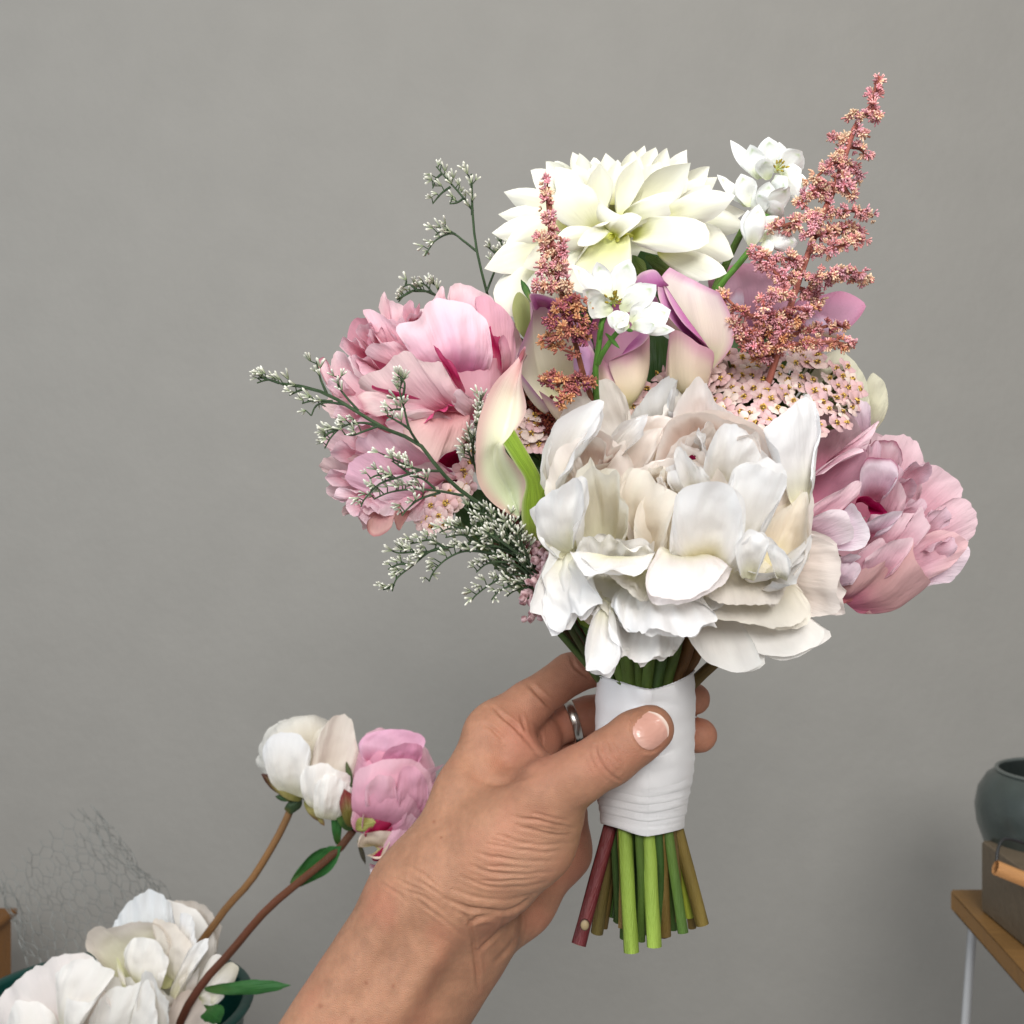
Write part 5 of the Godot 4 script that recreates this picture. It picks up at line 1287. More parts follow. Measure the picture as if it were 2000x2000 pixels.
func statice() -> void:
	rng.seed = 21
	var kinds := []
	for i in 4:
		kinds.append(spindle(3, 0.5, 0.12, C(128, 146, 104), C(243, 241, 230)))
	var greens_ := [C(64, 84, 60), C(84, 104, 74), C(54, 74, 50)]
	var spray := func(label: String, base: Vector3, main: Array, r: float, twigs: Array, dense: float):
		var t := thing("statice_spray", label, "statice", base, BOUND)
		var s := Shape.new()
		tube(s, through(pts(main), 40), r * 0.0004, r * 0.00075, 7, C(70, 92, 62), C(56, 78, 48))
		part("stem", s, MT.stem)
		for a in twigs:
			var path := through(pts(a[1]), 20)
			s = Shape.new()
			tube(s, path, 0.00055, 0.00028, 5, greens_[0], greens_[1])
			var L := 0.0
			for i in 20:
				L += path[i].distance_to(path[i + 1])
			var from: float = a[0]
			var n := maxi(3, int(L * (1.0 - from) * dense))
			var where := []
			var tint := []
			for i in n:
				var x := clampf((from + (1.0 - from) * (i + rng.randf()) / n) * 20.0, 0.0, 19.99)
				var p := path[int(x)].lerp(path[int(x) + 1], fposmod(x, 1.0))
				var d := (path[int(x) + 1] - path[int(x)]).normalized()
				var side := (rand_dir() * 0.75 + Vector3(-0.2, 0.85, 0.25))
				side = (side - d * side.dot(d) * 0.4).normalized()
				var q := p + side * rng.randf_range(0.0008, 0.0032)
				tube(s, PackedVector3Array([p, q]), 0.00025, 0.0002, 4, greens_[2], greens_[1])
				where.append(Transform3D(facing(side + d * 0.9 + rand_dir() * 0.35, rng.randf() * TAU, rng.randf_range(0.0028, 0.0045)), q))
				var g := rng.randf_range(0.66, 0.98)
				tint.append(Color(g, g, g * 0.98))
			var br := part("twig", s, MT.stem)
			copy_mm("flower_buds", kinds[rng.randi() % 4], MT.bud, where, tint, br)
	var z := 36
	spray.call("long statice spray of tiny white buds reaching left across the pink peonies", P(990, 1017, 26),
		[552, 750, z, 600, 757, z, 643, 772, z, 697, 804, z, 752, 837, z, 817, 866, z, 860, 920, z, 911, 967, 32, 990, 1017, 26, 1080, 1120, 10, 1200, 1330, 4, 1250, 1420, 2, 1222, 1620, -2, 1200, 1790, -3], 1.5, [
		[0.25, [590, 755, z, 552, 750, z, 525, 742, z, 502, 748, z]], [0.5, [545, 748, z, 520, 740, z, 504, 738, z]], [0.55, [600, 757, z, 580, 765, z, 565, 772, z]], [0.35, [638, 768, z, 626, 740, z, 618, 705, z]], [0.5, [700, 802, z, 676, 775, z, 660, 752, z, 661, 733, z]], [0.5, [672, 790, z, 640, 786, z, 618, 792, z, 608, 812, z]],
		[0.5, [650, 784, z, 615, 782, z, 590, 788, z]], [0.4, [752, 838, z, 712, 826, z, 672, 832, z, 648, 852, z, 634, 876, z]], [0.4, [740, 832, z, 712, 842, z, 690, 850, z, 672, 848, z]], [0.3, [660, 838, z, 640, 848, z, 628, 862, z]],
		[0.45, [817, 866, z, 800, 838, 40, 790, 800, 41, 781, 762, 41, 792, 735, 41]], [0.3, [792, 800, 41, 770, 800, 42, 752, 806, 42]], [0.35, [786, 780, 41, 790, 748, 42, 776, 735, 42]], [0.35, [800, 838, 41, 782, 826, 42, 756, 812, 42]],
		[0.45, [858, 920, z, 822, 918, 40, 785, 905, 41, 750, 888, 41]], [0.35, [822, 918, 40, 780, 932, 42, 742, 945, 42, 712, 975, 42, 705, 990, 42]], [0.3, [800, 925, 41, 780, 910, 42, 765, 900, 42]], [0.3, [770, 935, 42, 740, 928, 43, 722, 935, 43]],
		[0.4, [905, 968, 34, 850, 958, 39, 800, 956, 40, 760, 962, 40, 730, 975, 40]], [0.4, [860, 962, 38, 820, 975, 40, 795, 995, 40, 785, 1008, 40]], [0.3, [850, 955, 39, 825, 935, 41, 800, 930, 41]]], 620.0)
	z = 24
	spray.call("drooping statice spray of white buds below the small yarrow at the left", P(1050, 1110, 20),
		[842, 1076, z, 880, 1068, z, 926, 1062, z, 985, 1075, z, 1050, 1110, 20, 1130, 1230, 8, 1200, 1340, 0, 1240, 1420, -2, 1236, 1620, 2, 1238, 1800, 2], 1.3, [
		[0.15, [880, 1068, z, 842, 1076, z, 805, 1105, z, 775, 1130, z, 766, 1155, z]], [0.2, [840, 1078, z, 810, 1078, z, 780, 1080, z, 766, 1076, z]], [0.2, [806, 1104, z, 780, 1102, z, 758, 1112, z]], [0.4, [770, 1142, z, 760, 1148, z, 748, 1152, z]], [0.2, [870, 1070, z, 840, 1055, z, 812, 1060, z, 800, 1062, z]],
		[0.3, [985, 1085, z, 915, 1076, z, 875, 1090, z, 848, 1115, z, 838, 1136, z]], [0.2, [920, 1078, z, 900, 1066, z, 878, 1066, z]], [0.2, [960, 1060, z, 925, 1040, 27, 890, 1030, 28, 858, 1040, 28]], [0.2, [1000, 1070, z, 960, 1030, 29, 925, 1005, 30, 905, 990, 30]],
		[0.15, [1010, 1075, z, 985, 1035, 30, 960, 1010, 31, 930, 1000, 31]], [0.2, [1020, 1080, z, 990, 1050, 30, 955, 1050, 31, 935, 1055, 31]], [0.15, [1030, 1090, z, 1010, 1050, 30, 995, 1020, 31, 985, 1008, 30]], [0.15, [1035, 1098, z, 1020, 1060, 29, 1010, 1030, 29]], [0.2, [1010, 1080, 26, 975, 1055, 31, 950, 1040, 32, 940, 1022, 32]],
		[0.2, [1005, 1078, 24, 965, 1066, 28, 940, 1072, 28]], [0.3, [940, 1064, z, 905, 1045, 26, 870, 1050, 26]]], 640.0)
	spray.call("short dark statice spray low beside the white peony's lower left petals", P(1055, 1140, 14),
		[965, 1110, 18, 1000, 1112, 18, 1055, 1130, 14, 1120, 1220, 6, 1190, 1330, 0, 1240, 1420, -6, 1258, 1620, -6, 1258, 1790, -8], 1.2, [
		[0.2, [1040, 1122, 18, 990, 1110, 20, 955, 1100, 20, 930, 1118, 20]], [0.2, [1050, 1132, 18, 1000, 1122, 18, 960, 1140, 18, 930, 1162, 18, 922, 1172, 18]], [0.2, [1050, 1140, 18, 1010, 1140, 20, 975, 1155, 20, 960, 1172, 20]], [0.2, [1055, 1150, 16, 1030, 1148, 18, 1005, 1154, 18, 990, 1165, 18]], [0.2, [1045, 1126, 20, 1010, 1095, 24, 985, 1090, 24]], [0.2, [1048, 1120, 20, 1020, 1085, 26, 1000, 1080, 26]], [0.2, [1030, 1120, 20, 1000, 1100, 24, 960, 1098, 24, 945, 1105, 24]], [0.3, [1000, 1112, 20, 970, 1092, 22, 950, 1085, 22]]], 620.0)
	z = -6
	spray.call("thin statice spray standing up between the pink peony and the dahlia", P(950, 570, -8),
		[921, 340, z, 922, 400, z, 928, 470, z, 938, 520, z, 952, 575, -8, 990, 700, -20, 1100, 1000, -24, 1240, 1400, -10, 1222, 1620, -12, 1212, 1780, -14], 1.2, [
		[0.1, [922, 420, z, 922, 380, z, 920, 352, z, 910, 336, z]], [0.2, [924, 412, z, 900, 380, z, 875, 352, z, 852, 325, z]], [0.3, [880, 365, z, 862, 378, z, 845, 398, z]], [0.3, [862, 340, z, 852, 350, z, 845, 368, z]], [0.3, [905, 388, z, 892, 396, z, 878, 398, z]], [0.4, [930, 490, z, 905, 470, z, 882, 456, z, 850, 470, z, 830, 500, z]], [0.5, [890, 458, z, 868, 448, z, 850, 460, z]], [0.5, [950, 570, z, 970, 520, z, 985, 490, z, 975, 468, z]], [0.3, [978, 505, z, 962, 490, z, 950, 480, z]], [0.3, [975, 510, z, 990, 490, z, 992, 478, z]]], 560.0)
	spray.call("statice sprig curling out behind the top of the upper pink peony", P(870, 590, -20),
		[775, 585, -16, 800, 570, -16, 835, 568, -16, 870, 590, -18, 950, 700, -28, 1090, 1000, -28, 1240, 1400, -14, 1240, 1620, -14, 1236, 1790, -14], 1.1, [
		[0.2, [850, 576, -16, 820, 566, -16, 795, 572, -16, 778, 590, -16]], [0.2, [845, 574, -14, 835, 560, -14, 822, 552, -14]], [0.2, [855, 580, -14, 856, 562, -14, 842, 552, -14]], [0.3, [815, 568, -14, 800, 556, -14, 784, 562, -14]]], 700.0)
	spray.call("statice sprig tucked between the upper pink peony and the front calla lily", P(930, 860, 8),
		[938, 770, 20, 934, 800, 18, 926, 850, 12, 930, 920, 6, 1000, 1060, -4, 1180, 1330, -8, 1240, 1420, -8, 1250, 1620, 8, 1262, 1780, 8], 1.1, [
		[0.2, [934, 830, 18, 938, 800, 24, 940, 772, 26]], [0.2, [930, 860, 18, 934, 838, 24, 926, 825, 26]], [0.2, [926, 880, 18, 920, 860, 24, 928, 850, 26]], [0.2, [924, 905, 18, 916, 885, 24, 908, 880, 26]], [0.2, [932, 840, 18, 942, 812, 24, 945, 800, 26]]], 800.0)

func greens() -> void:
	S = peony_style().merged({"mat": MT.leaf, "nu": 14, "nv": 18, "cb": C(52, 78, 34), "cm": C(48, 80, 34), "ct": C(56, 88, 40), "ruffle": 0.6, "fold": 0.5, "lump": 0.3, "notch": 0.0, "vein": 0.12, "sides": 0.0}, true)
	var k := [
		["broad dark green leaf standing behind the rose pink calla lily", [1275, 790, -8, 1272, 640, -4], 120, 3], ["dark green leaf in the shade under the dahlia", [1320, 640, -16, 1250, 490, -10], 120, 2], ["dark green leaf deep between the pink peony and the middle calla lily", [1060, 900, -24, 990, 640, -18], 130, 2],
		["dark leaf low behind the front calla lily", [1100, 1100, -14, 960, 860, -14], 140, 2], ["dark green leaf deep behind the broad yarrow head", [1420, 980, -28, 1480, 620, -30], 190, 2], ["dark leaf behind the short astilbe plume's foot", [1160, 860, -22, 1090, 560, -22], 150, 2],
		["dark leaf under the broad yarrow's left side", [1340, 960, -24, 1330, 650, -22], 150, 2], ["narrow dark leaf under the lower pink peony", [1060, 1120, -20, 880, 950, -20], 110, 2], ["deep green leaf inside the bouquet behind the white peony", [1230, 1250, -18, 1150, 900, -22], 170, 2], ["deep green leaf hidden right of the white peony's heart", [1330, 1240, -20, 1560, 900, -24], 150, 2]]
	for a in k:
		var q: Array = a[1]
		thing("leaf", a[0], "leaf", P(q[0], q[1], q[2]), "leaves inside the bouquet")
		lance([q[0], q[1], q[2]], [q[3], q[4], q[5]], a[2], 4, {}, "blade")
		var s := Shape.new()
		tube(s, through(pts([q[0], q[1], q[2], 0.5 * (q[0] + 1255), 0.5 * (q[1] + 1380), q[2] * 0.7, 1255, 1420, -4]), 10), 0.0012, 0.0014, 7, C(66, 92, 40), C(60, 80, 36))
		part("stalk", s, MT.stem)
	# side stems showing below the white peony
	var t := thing("leafy_stems", "bundle of green and brown stripped stems showing just above the ribbon", "stems", P(1255, 1335, 0))
	t.set_meta("kind", "thing")
	for a in [[1150, 1215, 8, 1195, 1340, 12, 1.6], [1185, 1240, 14, 1215, 1340, 17, 2.4], [1215, 1235, 18, 1228, 1345, 19, 2.6], [1240, 1240, 16, 1244, 1350, 18, 2.2], [1270, 1230, 18, 1262, 1350, 19, 2.2], [1296, 1225, 14, 1282, 1345, 17, 2.4], [1325, 1220, 10, 1304, 1335, 13, 2.4], [1352, 1225, 4, 1326, 1330, 9, 2.4], [1372, 1240, 0, 1342, 1325, 4, 2.2], [1310, 1230, -6, 1300, 1340, -4, 2.6], [1260, 1240, -6, 1262, 1340, -4, 2.6], [1140, 1190, 4, 1180, 1345, 6, 1.2]]:
		var s := Shape.new()
		var g: Color = [C(84, 104, 44), C(60, 84, 36), C(112, 78, 42), C(72, 92, 40), C(70, 44, 32)][int(a[0]) % 5]
		tube(s, through(pts([a[0], a[1], a[2] * 0.8, (a[0] + a[3]) * 0.5 + 2, (a[1] + a[4]) * 0.5, (a[2] + a[5]) * 0.36, 1256 + (a[3] - 1256) * 0.94, a[4], a[5] * 0.62, 1256 + (a[3] - 1256) * 0.75, 1440, a[5] * 0.5]), 12), a[6] * 0.001, a[6] * 0.001, 9, g, g * 0.9)
		part("side_stem", s, MT.stem)
	for a in [[1212, 1605, 6, 1214, 1812, 10, 1.5], [1248, 1620, 10, 1252, 1838, 9, 1.7], [1286, 1622, 9, 1288, 1806, 8, 1.6], [1312, 1612, 4, 1326, 1800, 8, 1.6], [1322, 1608, -2, 1352, 1812, -4, 1.8], [1226, 1610, -6, 1218, 1790, -10, 1.8], [1202, 1605, -6, 1180, 1812, -10, 1.6], [1276, 1612, -8, 1284, 1800, -10, 2.0], [1300, 1610, -6, 1308, 1796, -10, 1.7]]:
		var s := Shape.new()
		var g: Color = [C(84, 110, 44), C(56, 84, 36), C(104, 84, 42), C(76, 100, 40), C(90, 70, 36)][int(a[0]) % 5]
		tube(s, through(pts([1256 + (a[0] - 1256) * 0.7, 1450, a[2] * 0.5, a[0], a[1], a[2], (a[0] + a[3]) * 0.5 + 3, (a[1] + a[4]) * 0.5, (a[2] + a[5]) * 0.5, a[3], a[4], a[5]]), 14), a[6] * 0.001, a[6] * 0.00095, 9, g, g * 0.85, C(150, 160, 100))
		part("side_stem", s, MT.stem)
	for a in [[1130, 1200, 8, 1165, 1265, 12], [1150, 1230, 8, 1128, 1210, 8]]:
		lance([a[0], a[1], a[2]], [a[3], a[4], a[5]], 16, 1, {"nu": 8, "nv": 8, "cm": C(80, 110, 50)}, "leaf_scale")

# satin ribbon wound round the stems: overlapping turns, each a band a little proud of the one below
func ribbon() -> void:
	var t := thing("satin_ribbon", "white satin ribbon wound tightly round the bouquet's stems", "ribbon", P(1256, 1630, 0), "")
	var turn := func(called: String, yt: Array, yb: Array, proud: float, col: Color, slack: float, q: float):
		# yt / yb: heights (photograph units) of the upper and lower edge at the left, front, right
		var s := Shape.new()
		var nu := 72
		var nv := 16
		for i in nu + 1:
			var a := TAU * i / nu
			var w := Vector3(sin(a), 0, cos(a))
			var f := func(y: Array) -> float:
				var k := w.x
				var side: float = lerpf(y[1], y[2], pow(k, 1.45)) if k > 0.0 else lerpf(y[1], y[0], pow(-k, 1.45))
				return lerpf(side, (y[0] + y[2]) * 0.5 - (y[1] - (y[0] + y[2]) * 0.5), clampf(-w.z, 0, 1))
			for j in nv + 1:
				var v := float(j) / nv
				var yy: float = lerpf(f.call(yt), f.call(yb), v)
				var y := 1000.0 + (yy - 1000.0) * (1.0 - 0.04 * w.z)
				var h := (y - 1310.0) / 320.0
				var rx := lerpf(16.8, 16.2, h) + 0.9 * sin(h * PI) + proud
				var rz := lerpf(15.6, 15.4, h) + proud
				# the bundle under the cloth is not quite round: a flat at the left front and a ridge by the middle
				var n := 1.4 * exp(-pow((a - 6.15) / 0.24, 2.0)) + 1.4 * exp(-pow((a + 0.13) / 0.24, 2.0)) - 1.0 * exp(-pow((a - 5.55) / 0.4, 2.0))
				n = n * (1.0 - 0.6 * h)
				var cr := slack * (n1(w.x * 14.0 + q, y * 0.9, w.z * 14.0) + 0.6 * n1(w.x * 4.0, y * 1.9 + q, w.z * 4.0))
				var edge := 0.35 * pow(absf(v - 0.5) * 2.0, 10.0)
				var mid := P(1262.0 - 8.0 * h, y, 0)
				s.put(mid + Vector3(w.x * (rx + n + cr - edge), 0, w.z * (rz + n + cr - edge)) * 0.001, col, Vector2(a / TAU, v))
		s.grid(0, nu, nv)
		part(called, s, MT.satin, t)
	var c := C(236, 235, 236)
	turn.call("ribbon_turn", [1560, 1592, 1570], [1609, 1636, 1618], 0.0, c, 0.25, 3.0)
	turn.call("ribbon_turn", [1545, 1572, 1548], [1588, 1607, 1592], 0.45, c, 0.3, 9.0)
	turn.call("ribbon_turn", [1520, 1552, 1530], [1572, 1590, 1570], 0.9, c, 0.3, 14.0)
	turn.call("ribbon_turn", [1500, 1532, 1510], [1556, 1573, 1552], 1.3, c, 0.3, 19.0)
	turn.call("ribbon_turn", [1480, 1512, 1480], [1540, 1557, 1536], 1.7, c, 0.3, 25.0)
	turn.call("ribbon_turn", [1320, 1345, 1309], [1522, 1540, 1518], 2.1, c, 0.55, 31.0)
	# picot edge: a fine corded line along the top
	var s := Shape.new()
	var line := PackedVector3Array()
	for i in 145:
		var a := TAU * i / 144
		var w := Vector3(sin(a), 0, cos(a))
		var side := lerpf(1345.0, 1309.0, pow(w.x, 1.45)) if w.x > 0.0 else lerpf(1345.0, 1320.0, pow(-w.x, 1.45))
		var y := lerpf(side, 1314.5 - 30.5, clampf(-w.z, 0, 1))
		y = 1000.0 + (y - 1000.0) * (1.0 - 0.04 * w.z)
		var h := (y - 1310.0) / 320.0
		var n := (1.4 * exp(-pow((a - 6.15) / 0.24, 2.0)) + 1.4 * exp(-pow((a + 0.13) / 0.24, 2.0)) - 1.0 * exp(-pow((a - 5.55) / 0.4, 2.0))) * (1.0 - 0.6 * h)
		line.append(P(1262.0 - 8.0 * h, y + 0.8 * (i % 2), 0) + Vector3(w.x * (lerpf(16.8, 16.2, h) + 0.9 * sin(h * PI) + 1.85 + n), 0, w.z * (lerpf(15.6, 15.4, h) + 1.85 + n)) * 0.001)
	tube(s, line, 0.00028, 0.00028, 5, c, c)
	part("picot_edge", s, MT.satin, t)

# ---- the hand: one skin meshed from tapered bones joined by a smooth minimum ----
var gF := PackedFloat32Array()
var gO := Vector3.ZERO
var gh := 1.25
var gn := Vector3i.ZERO

# a bone between two measured spots; radii and blend in mm
func bone(a: Array, ra: float, b: Array, rb: float, k: float) -> void:
	var A := P(a[0], a[1], a[2]) * 1000.0
	var B := P(b[0], b[1], b[2]) * 1000.0
	var reach := maxf(ra, rb) + k + 3.0
	var lo := (A.min(B) - Vector3.ONE * reach - gO) / gh
	var hi := (A.max(B) + Vector3.ONE * reach - gO) / gh
	var x0 := maxi(0, int(lo.x))
	var y0 := maxi(0, int(lo.y))
	var z0 := maxi(0, int(lo.z))
	var x1 := mini(gn.x - 1, int(hi.x) + 1)
	var y1 := mini(gn.y - 1, int(hi.y) + 1)
	var z1 := mini(gn.z - 1, int(hi.z) + 1)
	var ab := B - A
	var il := 1.0 / maxf(ab.length_squared(), 1e-9)
	var dr := rb - ra
	var ik := 1.0 / k
	for z in range(z0, z1 + 1):
		for y in range(y0, y1 + 1):
			var i := (z * gn.y + y) * gn.x + x0
			var p := gO + Vector3(x0, y, z) * gh - A
			for x in range(x0, x1 + 1):
				var t := clampf(p.dot(ab) * il, 0.0, 1.0)
				var d := (p - ab * t).length() - ra - dr * t
				var f := gF[i]
				var h := (k - absf(f - d)) * ik
				gF[i] = minf(f, d) - (h * h * k * 0.25 if h > 0.0 else 0.0)
				i += 1
				p.x += gh

func skin_mesh() -> Shape:
	var s := Shape.new()
	var sx := gn.x
	var sxy := gn.x * gn.y
	var ids := PackedInt32Array()
	ids.resize(gF.size())
	ids.fill(-1)
	var off := [0, 1, sx, sx + 1, sxy, sxy + 1, sxy + sx, sxy + sx + 1]
	var at := [Vector3(0, 0, 0), Vector3(1, 0, 0), Vector3(0, 1, 0), Vector3(1, 1, 0), Vector3(0, 0, 1), Vector3(1, 0, 1), Vector3(0, 1, 1), Vector3(1, 1, 1)]
	var edges := [[0, 1], [2, 3], [4, 5], [6, 7], [0, 2], [1, 3], [4, 6], [5, 7], [0, 4], [1, 5], [2, 6], [3, 7]]
	var near := gh * 1.9
	var cells := PackedInt32Array()
	for z in gn.z - 1:
		for y in gn.y - 1:
			var i := (z * gn.y + y) * gn.x - 1
			for x in sx - 1:
				i += 1
				if absf(gF[i]) > near:
					continue
				var inside := 0
				for o in off:
					if gF[i + o] < 0.0:
						inside += 1
				if inside == 0 or inside == 8:
					continue
				var sum := Vector3.ZERO
				var n := 0
				for e in edges:
					var fa := gF[i + off[e[0]]]
					var fb := gF[i + off[e[1]]]
					if (fa < 0.0) != (fb < 0.0):
						sum += at[e[0]].lerp(at[e[1]], fa / (fa - fb))
						n += 1
				ids[i] = s.put((gO + (Vector3(x, y, z) + sum / n) * gh) * 0.001)
				cells.append(i)
	for i in cells:
		var inside := gF[i] < 0.0
		for ax in 3:
			var d: int = [1, sx, sxy][ax]
			if inside == (gF[i + d] < 0.0):
				continue
			var p: int = [sx, sxy, 1][ax]
			var q: int = [sxy, 1, sx][ax]
			var a := ids[i]
			var b := ids[i - p]
			var c := ids[i - p - q]
			var e := ids[i - q]
			if a < 0 or b < 0 or c < 0 or e < 0:
				continue
			if inside:
				s.tri(a, c, b)
				s.tri(a, e, c)
			else:
				s.tri(a, b, c)
				s.tri(a, c, e)
	return s

func smooth_skin(s: Shape, turns: int, amount: float) -> void:
	for k in turns:
		var sum := PackedVector3Array()
		var cnt := PackedInt32Array()
		sum.resize(s.v.size())
		cnt.resize(s.v.size())
		for i in range(0, s.f.size(), 3):
			var a := s.f[i]
			var b := s.f[i + 1]
			var c := s.f[i + 2]
			sum[a] += s.v[b]
			sum[b] += s.v[c]
			sum[c] += s.v[a]
			cnt[a] += 1
			cnt[b] += 1
			cnt[c] += 1
		for i in s.v.size():
			if cnt[i] > 0:
				s.v[i] = s.v[i].lerp(sum[i] / cnt[i], amount)

# every triangle becomes four
func finer(s: Shape) -> Shape:
	var o := Shape.new()
	for p in s.v:
		o.put(p)
	var mids := {}
	var n := s.v.size()
	for i in range(0, s.f.size(), 3):
		var m := [0, 0, 0]
		for k in 3:
			var a := s.f[i + k]
			var b := s.f[i + (k + 1) % 3]
			var key := mini(a, b) * n + maxi(a, b)
			var at: int = mids.get(key, -1)
			if at < 0:
				at = o.put((s.v[a] + s.v[b]) * 0.5)
				mids[key] = at
			m[k] = at
		o.tri(s.f[i], m[0], m[2])
		o.tri(s.f[i + 1], m[1], m[0])
		o.tri(s.f[i + 2], m[2], m[1])
		o.tri(m[0], m[1], m[2])
	return o

func field(p: Vector3) -> float:
	var q := (p * 1000.0 - gO) / gh
	var x := clampi(int(q.x), 0, gn.x - 2)
	var y := clampi(int(q.y), 0, gn.y - 2)
	var z := clampi(int(q.z), 0, gn.z - 2)
	var f := q - Vector3(x, y, z)
	var i := (z * gn.y + y) * gn.x + x
	var a := gn.x
	var b := gn.x * gn.y
	var l := lerpf(lerpf(gF[i], gF[i + 1], f.x), lerpf(gF[i + a], gF[i + a + 1], f.x), f.y)
	var h := lerpf(lerpf(gF[i + b], gF[i + b + 1], f.x), lerpf(gF[i + b + a], gF[i + b + a + 1], f.x), f.y)
	return lerpf(l, h, f.z)

# folds, ridges and hollows of the skin: [depth mm, width in photograph units, points]; below zero: raised
const FOLDS := [
	# thumb base, a fan of fine folds
	[0.8, 4.0, [1000, 1594, 1040, 1604, 1080, 1612, 1124, 1618]], [0.8, 4.0, [1010, 1613, 1050, 1627, 1085, 1631, 1122, 1629]], [0.7, 4.0, [972, 1632, 1010, 1645, 1050, 1652, 1116, 1646]], [0.6, 4.0, [950, 1648, 990, 1656, 1040, 1664, 1100, 1662]],
	[0.6, 4.0, [925, 1664, 970, 1676, 1020, 1682, 1092, 1680]], [0.6, 4.5, [915, 1690, 960, 1704, 1010, 1708, 1080, 1700]], [0.55, 4.0, [900, 1712, 950, 1730, 1000, 1736, 1066, 1722]], [0.6, 4.0, [884, 1738, 930, 1752, 985, 1758, 1046, 1744]],
	[0.5, 3.5, [960, 1640, 1000, 1650, 1030, 1652]], [0.5, 3.5, [940, 1690, 980, 1695, 1040, 1694]], [0.5, 3.5, [930, 1718, 990, 1722, 1050, 1712]], [0.5, 3.5, [1040, 1590, 1075, 1598, 1112, 1602]], [0.5, 3.0, [1052, 1618, 1085, 1621, 1118, 1622]],
	[1.1, 5.0, [870, 1756, 905, 1770, 950, 1777, 1000, 1776, 1036, 1752]], [-0.5, 9.0, [880, 1746, 940, 1764, 1000, 1764]],
	# wrist and heel of the hand
	[0.8, 5.0, [890, 1776, 915, 1796, 925, 1830, 931, 1880, 934, 1936]], [0.7, 5.0, [914, 1806, 936, 1790, 968, 1784]], [0.7, 5.0, [984, 1784, 976, 1818, 950, 1846, 932, 1860]], [0.7, 5.0, [1016, 1780, 1012, 1820, 990, 1856, 966, 1880]], [-0.7, 8.0, [925, 1800, 950, 1795, 970, 1800]],
	[0.5, 4.0, [815, 1760, 850, 1785, 880, 1806, 905, 1830]], [0.4, 4.0, [790, 1740, 830, 1755, 870, 1780]], [0.4, 4.0, [800, 1716, 850, 1740, 884, 1764]], [0.35, 4.0, [770, 1716, 800, 1730, 830, 1745]], [0.3, 4.0, [790, 1690, 830, 1712, 860, 1735]], [0.3, 4.0, [745, 1726, 775, 1745, 800, 1768]],
	# forearm: tendon and the hollows beside it
	[-2.6, 26.0, [876, 1830, 835, 1890, 790, 1960, 750, 2030]], [2.2, 30.0, [822, 1800, 770, 1850, 715, 1930, 660, 2020]], [1.6, 26.0, [918, 1846, 888, 1900, 850, 1960, 820, 2020]],
	# web between thumb and forefinger
	[0.9, 5.0, [962, 1382, 980, 1398, 1010, 1424, 1040, 1460, 1060, 1490]], [0.6, 5.0, [940, 1412, 960, 1424, 985, 1448]], [1.5, 18.0, [910, 1452, 925, 1500, 950, 1524]], [1.6, 9.0, [945, 1522, 972, 1526, 1005, 1516, 1040, 1508]],
	[0.6, 4.0, [1018, 1400, 1024, 1430, 1020, 1448]], [0.6, 4.0, [1040, 1408, 1056, 1436, 1066, 1466]],
	# thumb joint
	[0.9, 3.0, [1163, 1455, 1168, 1476, 1180, 1498, 1196, 1516, 1210, 1524]], [0.8, 2.8, [1174, 1450, 1182, 1470, 1194, 1492, 1208, 1508]], [0.7, 2.6, [1188, 1446, 1198, 1464, 1208, 1482, 1218, 1494]], [0.6, 2.6, [1152, 1466, 1156, 1484, 1168, 1506, 1184, 1524]], [0.5, 2.4, [1200, 1446, 1210, 1462, 1220, 1476]], [0.45, 2.4, [1142, 1476, 1147, 1494, 1158, 1512]], [-0.5, 9.0, [1176, 1464, 1190, 1488, 1204, 1504]], [0.35, 2.4, [1128, 1492, 1134, 1508, 1144, 1524]], [0.3, 2.4, [1112, 1502, 1120, 1520]],
	# fold round the nail
	[0.55, 3.2, [1262, 1386, 1242, 1398, 1232, 1418, 1238, 1444, 1254, 1464, 1272, 1470, 1290, 1462]], [-0.35, 5.0, [1250, 1382, 1226, 1410, 1230, 1448, 1252, 1474, 1280, 1476]],
	# forefinger
	[0.6, 4.5, [1112, 1278, 1124, 1300, 1150, 1322]], [1.0, 6.0, [1030, 1335, 1046, 1352, 1064, 1368, 1088, 1388]]]

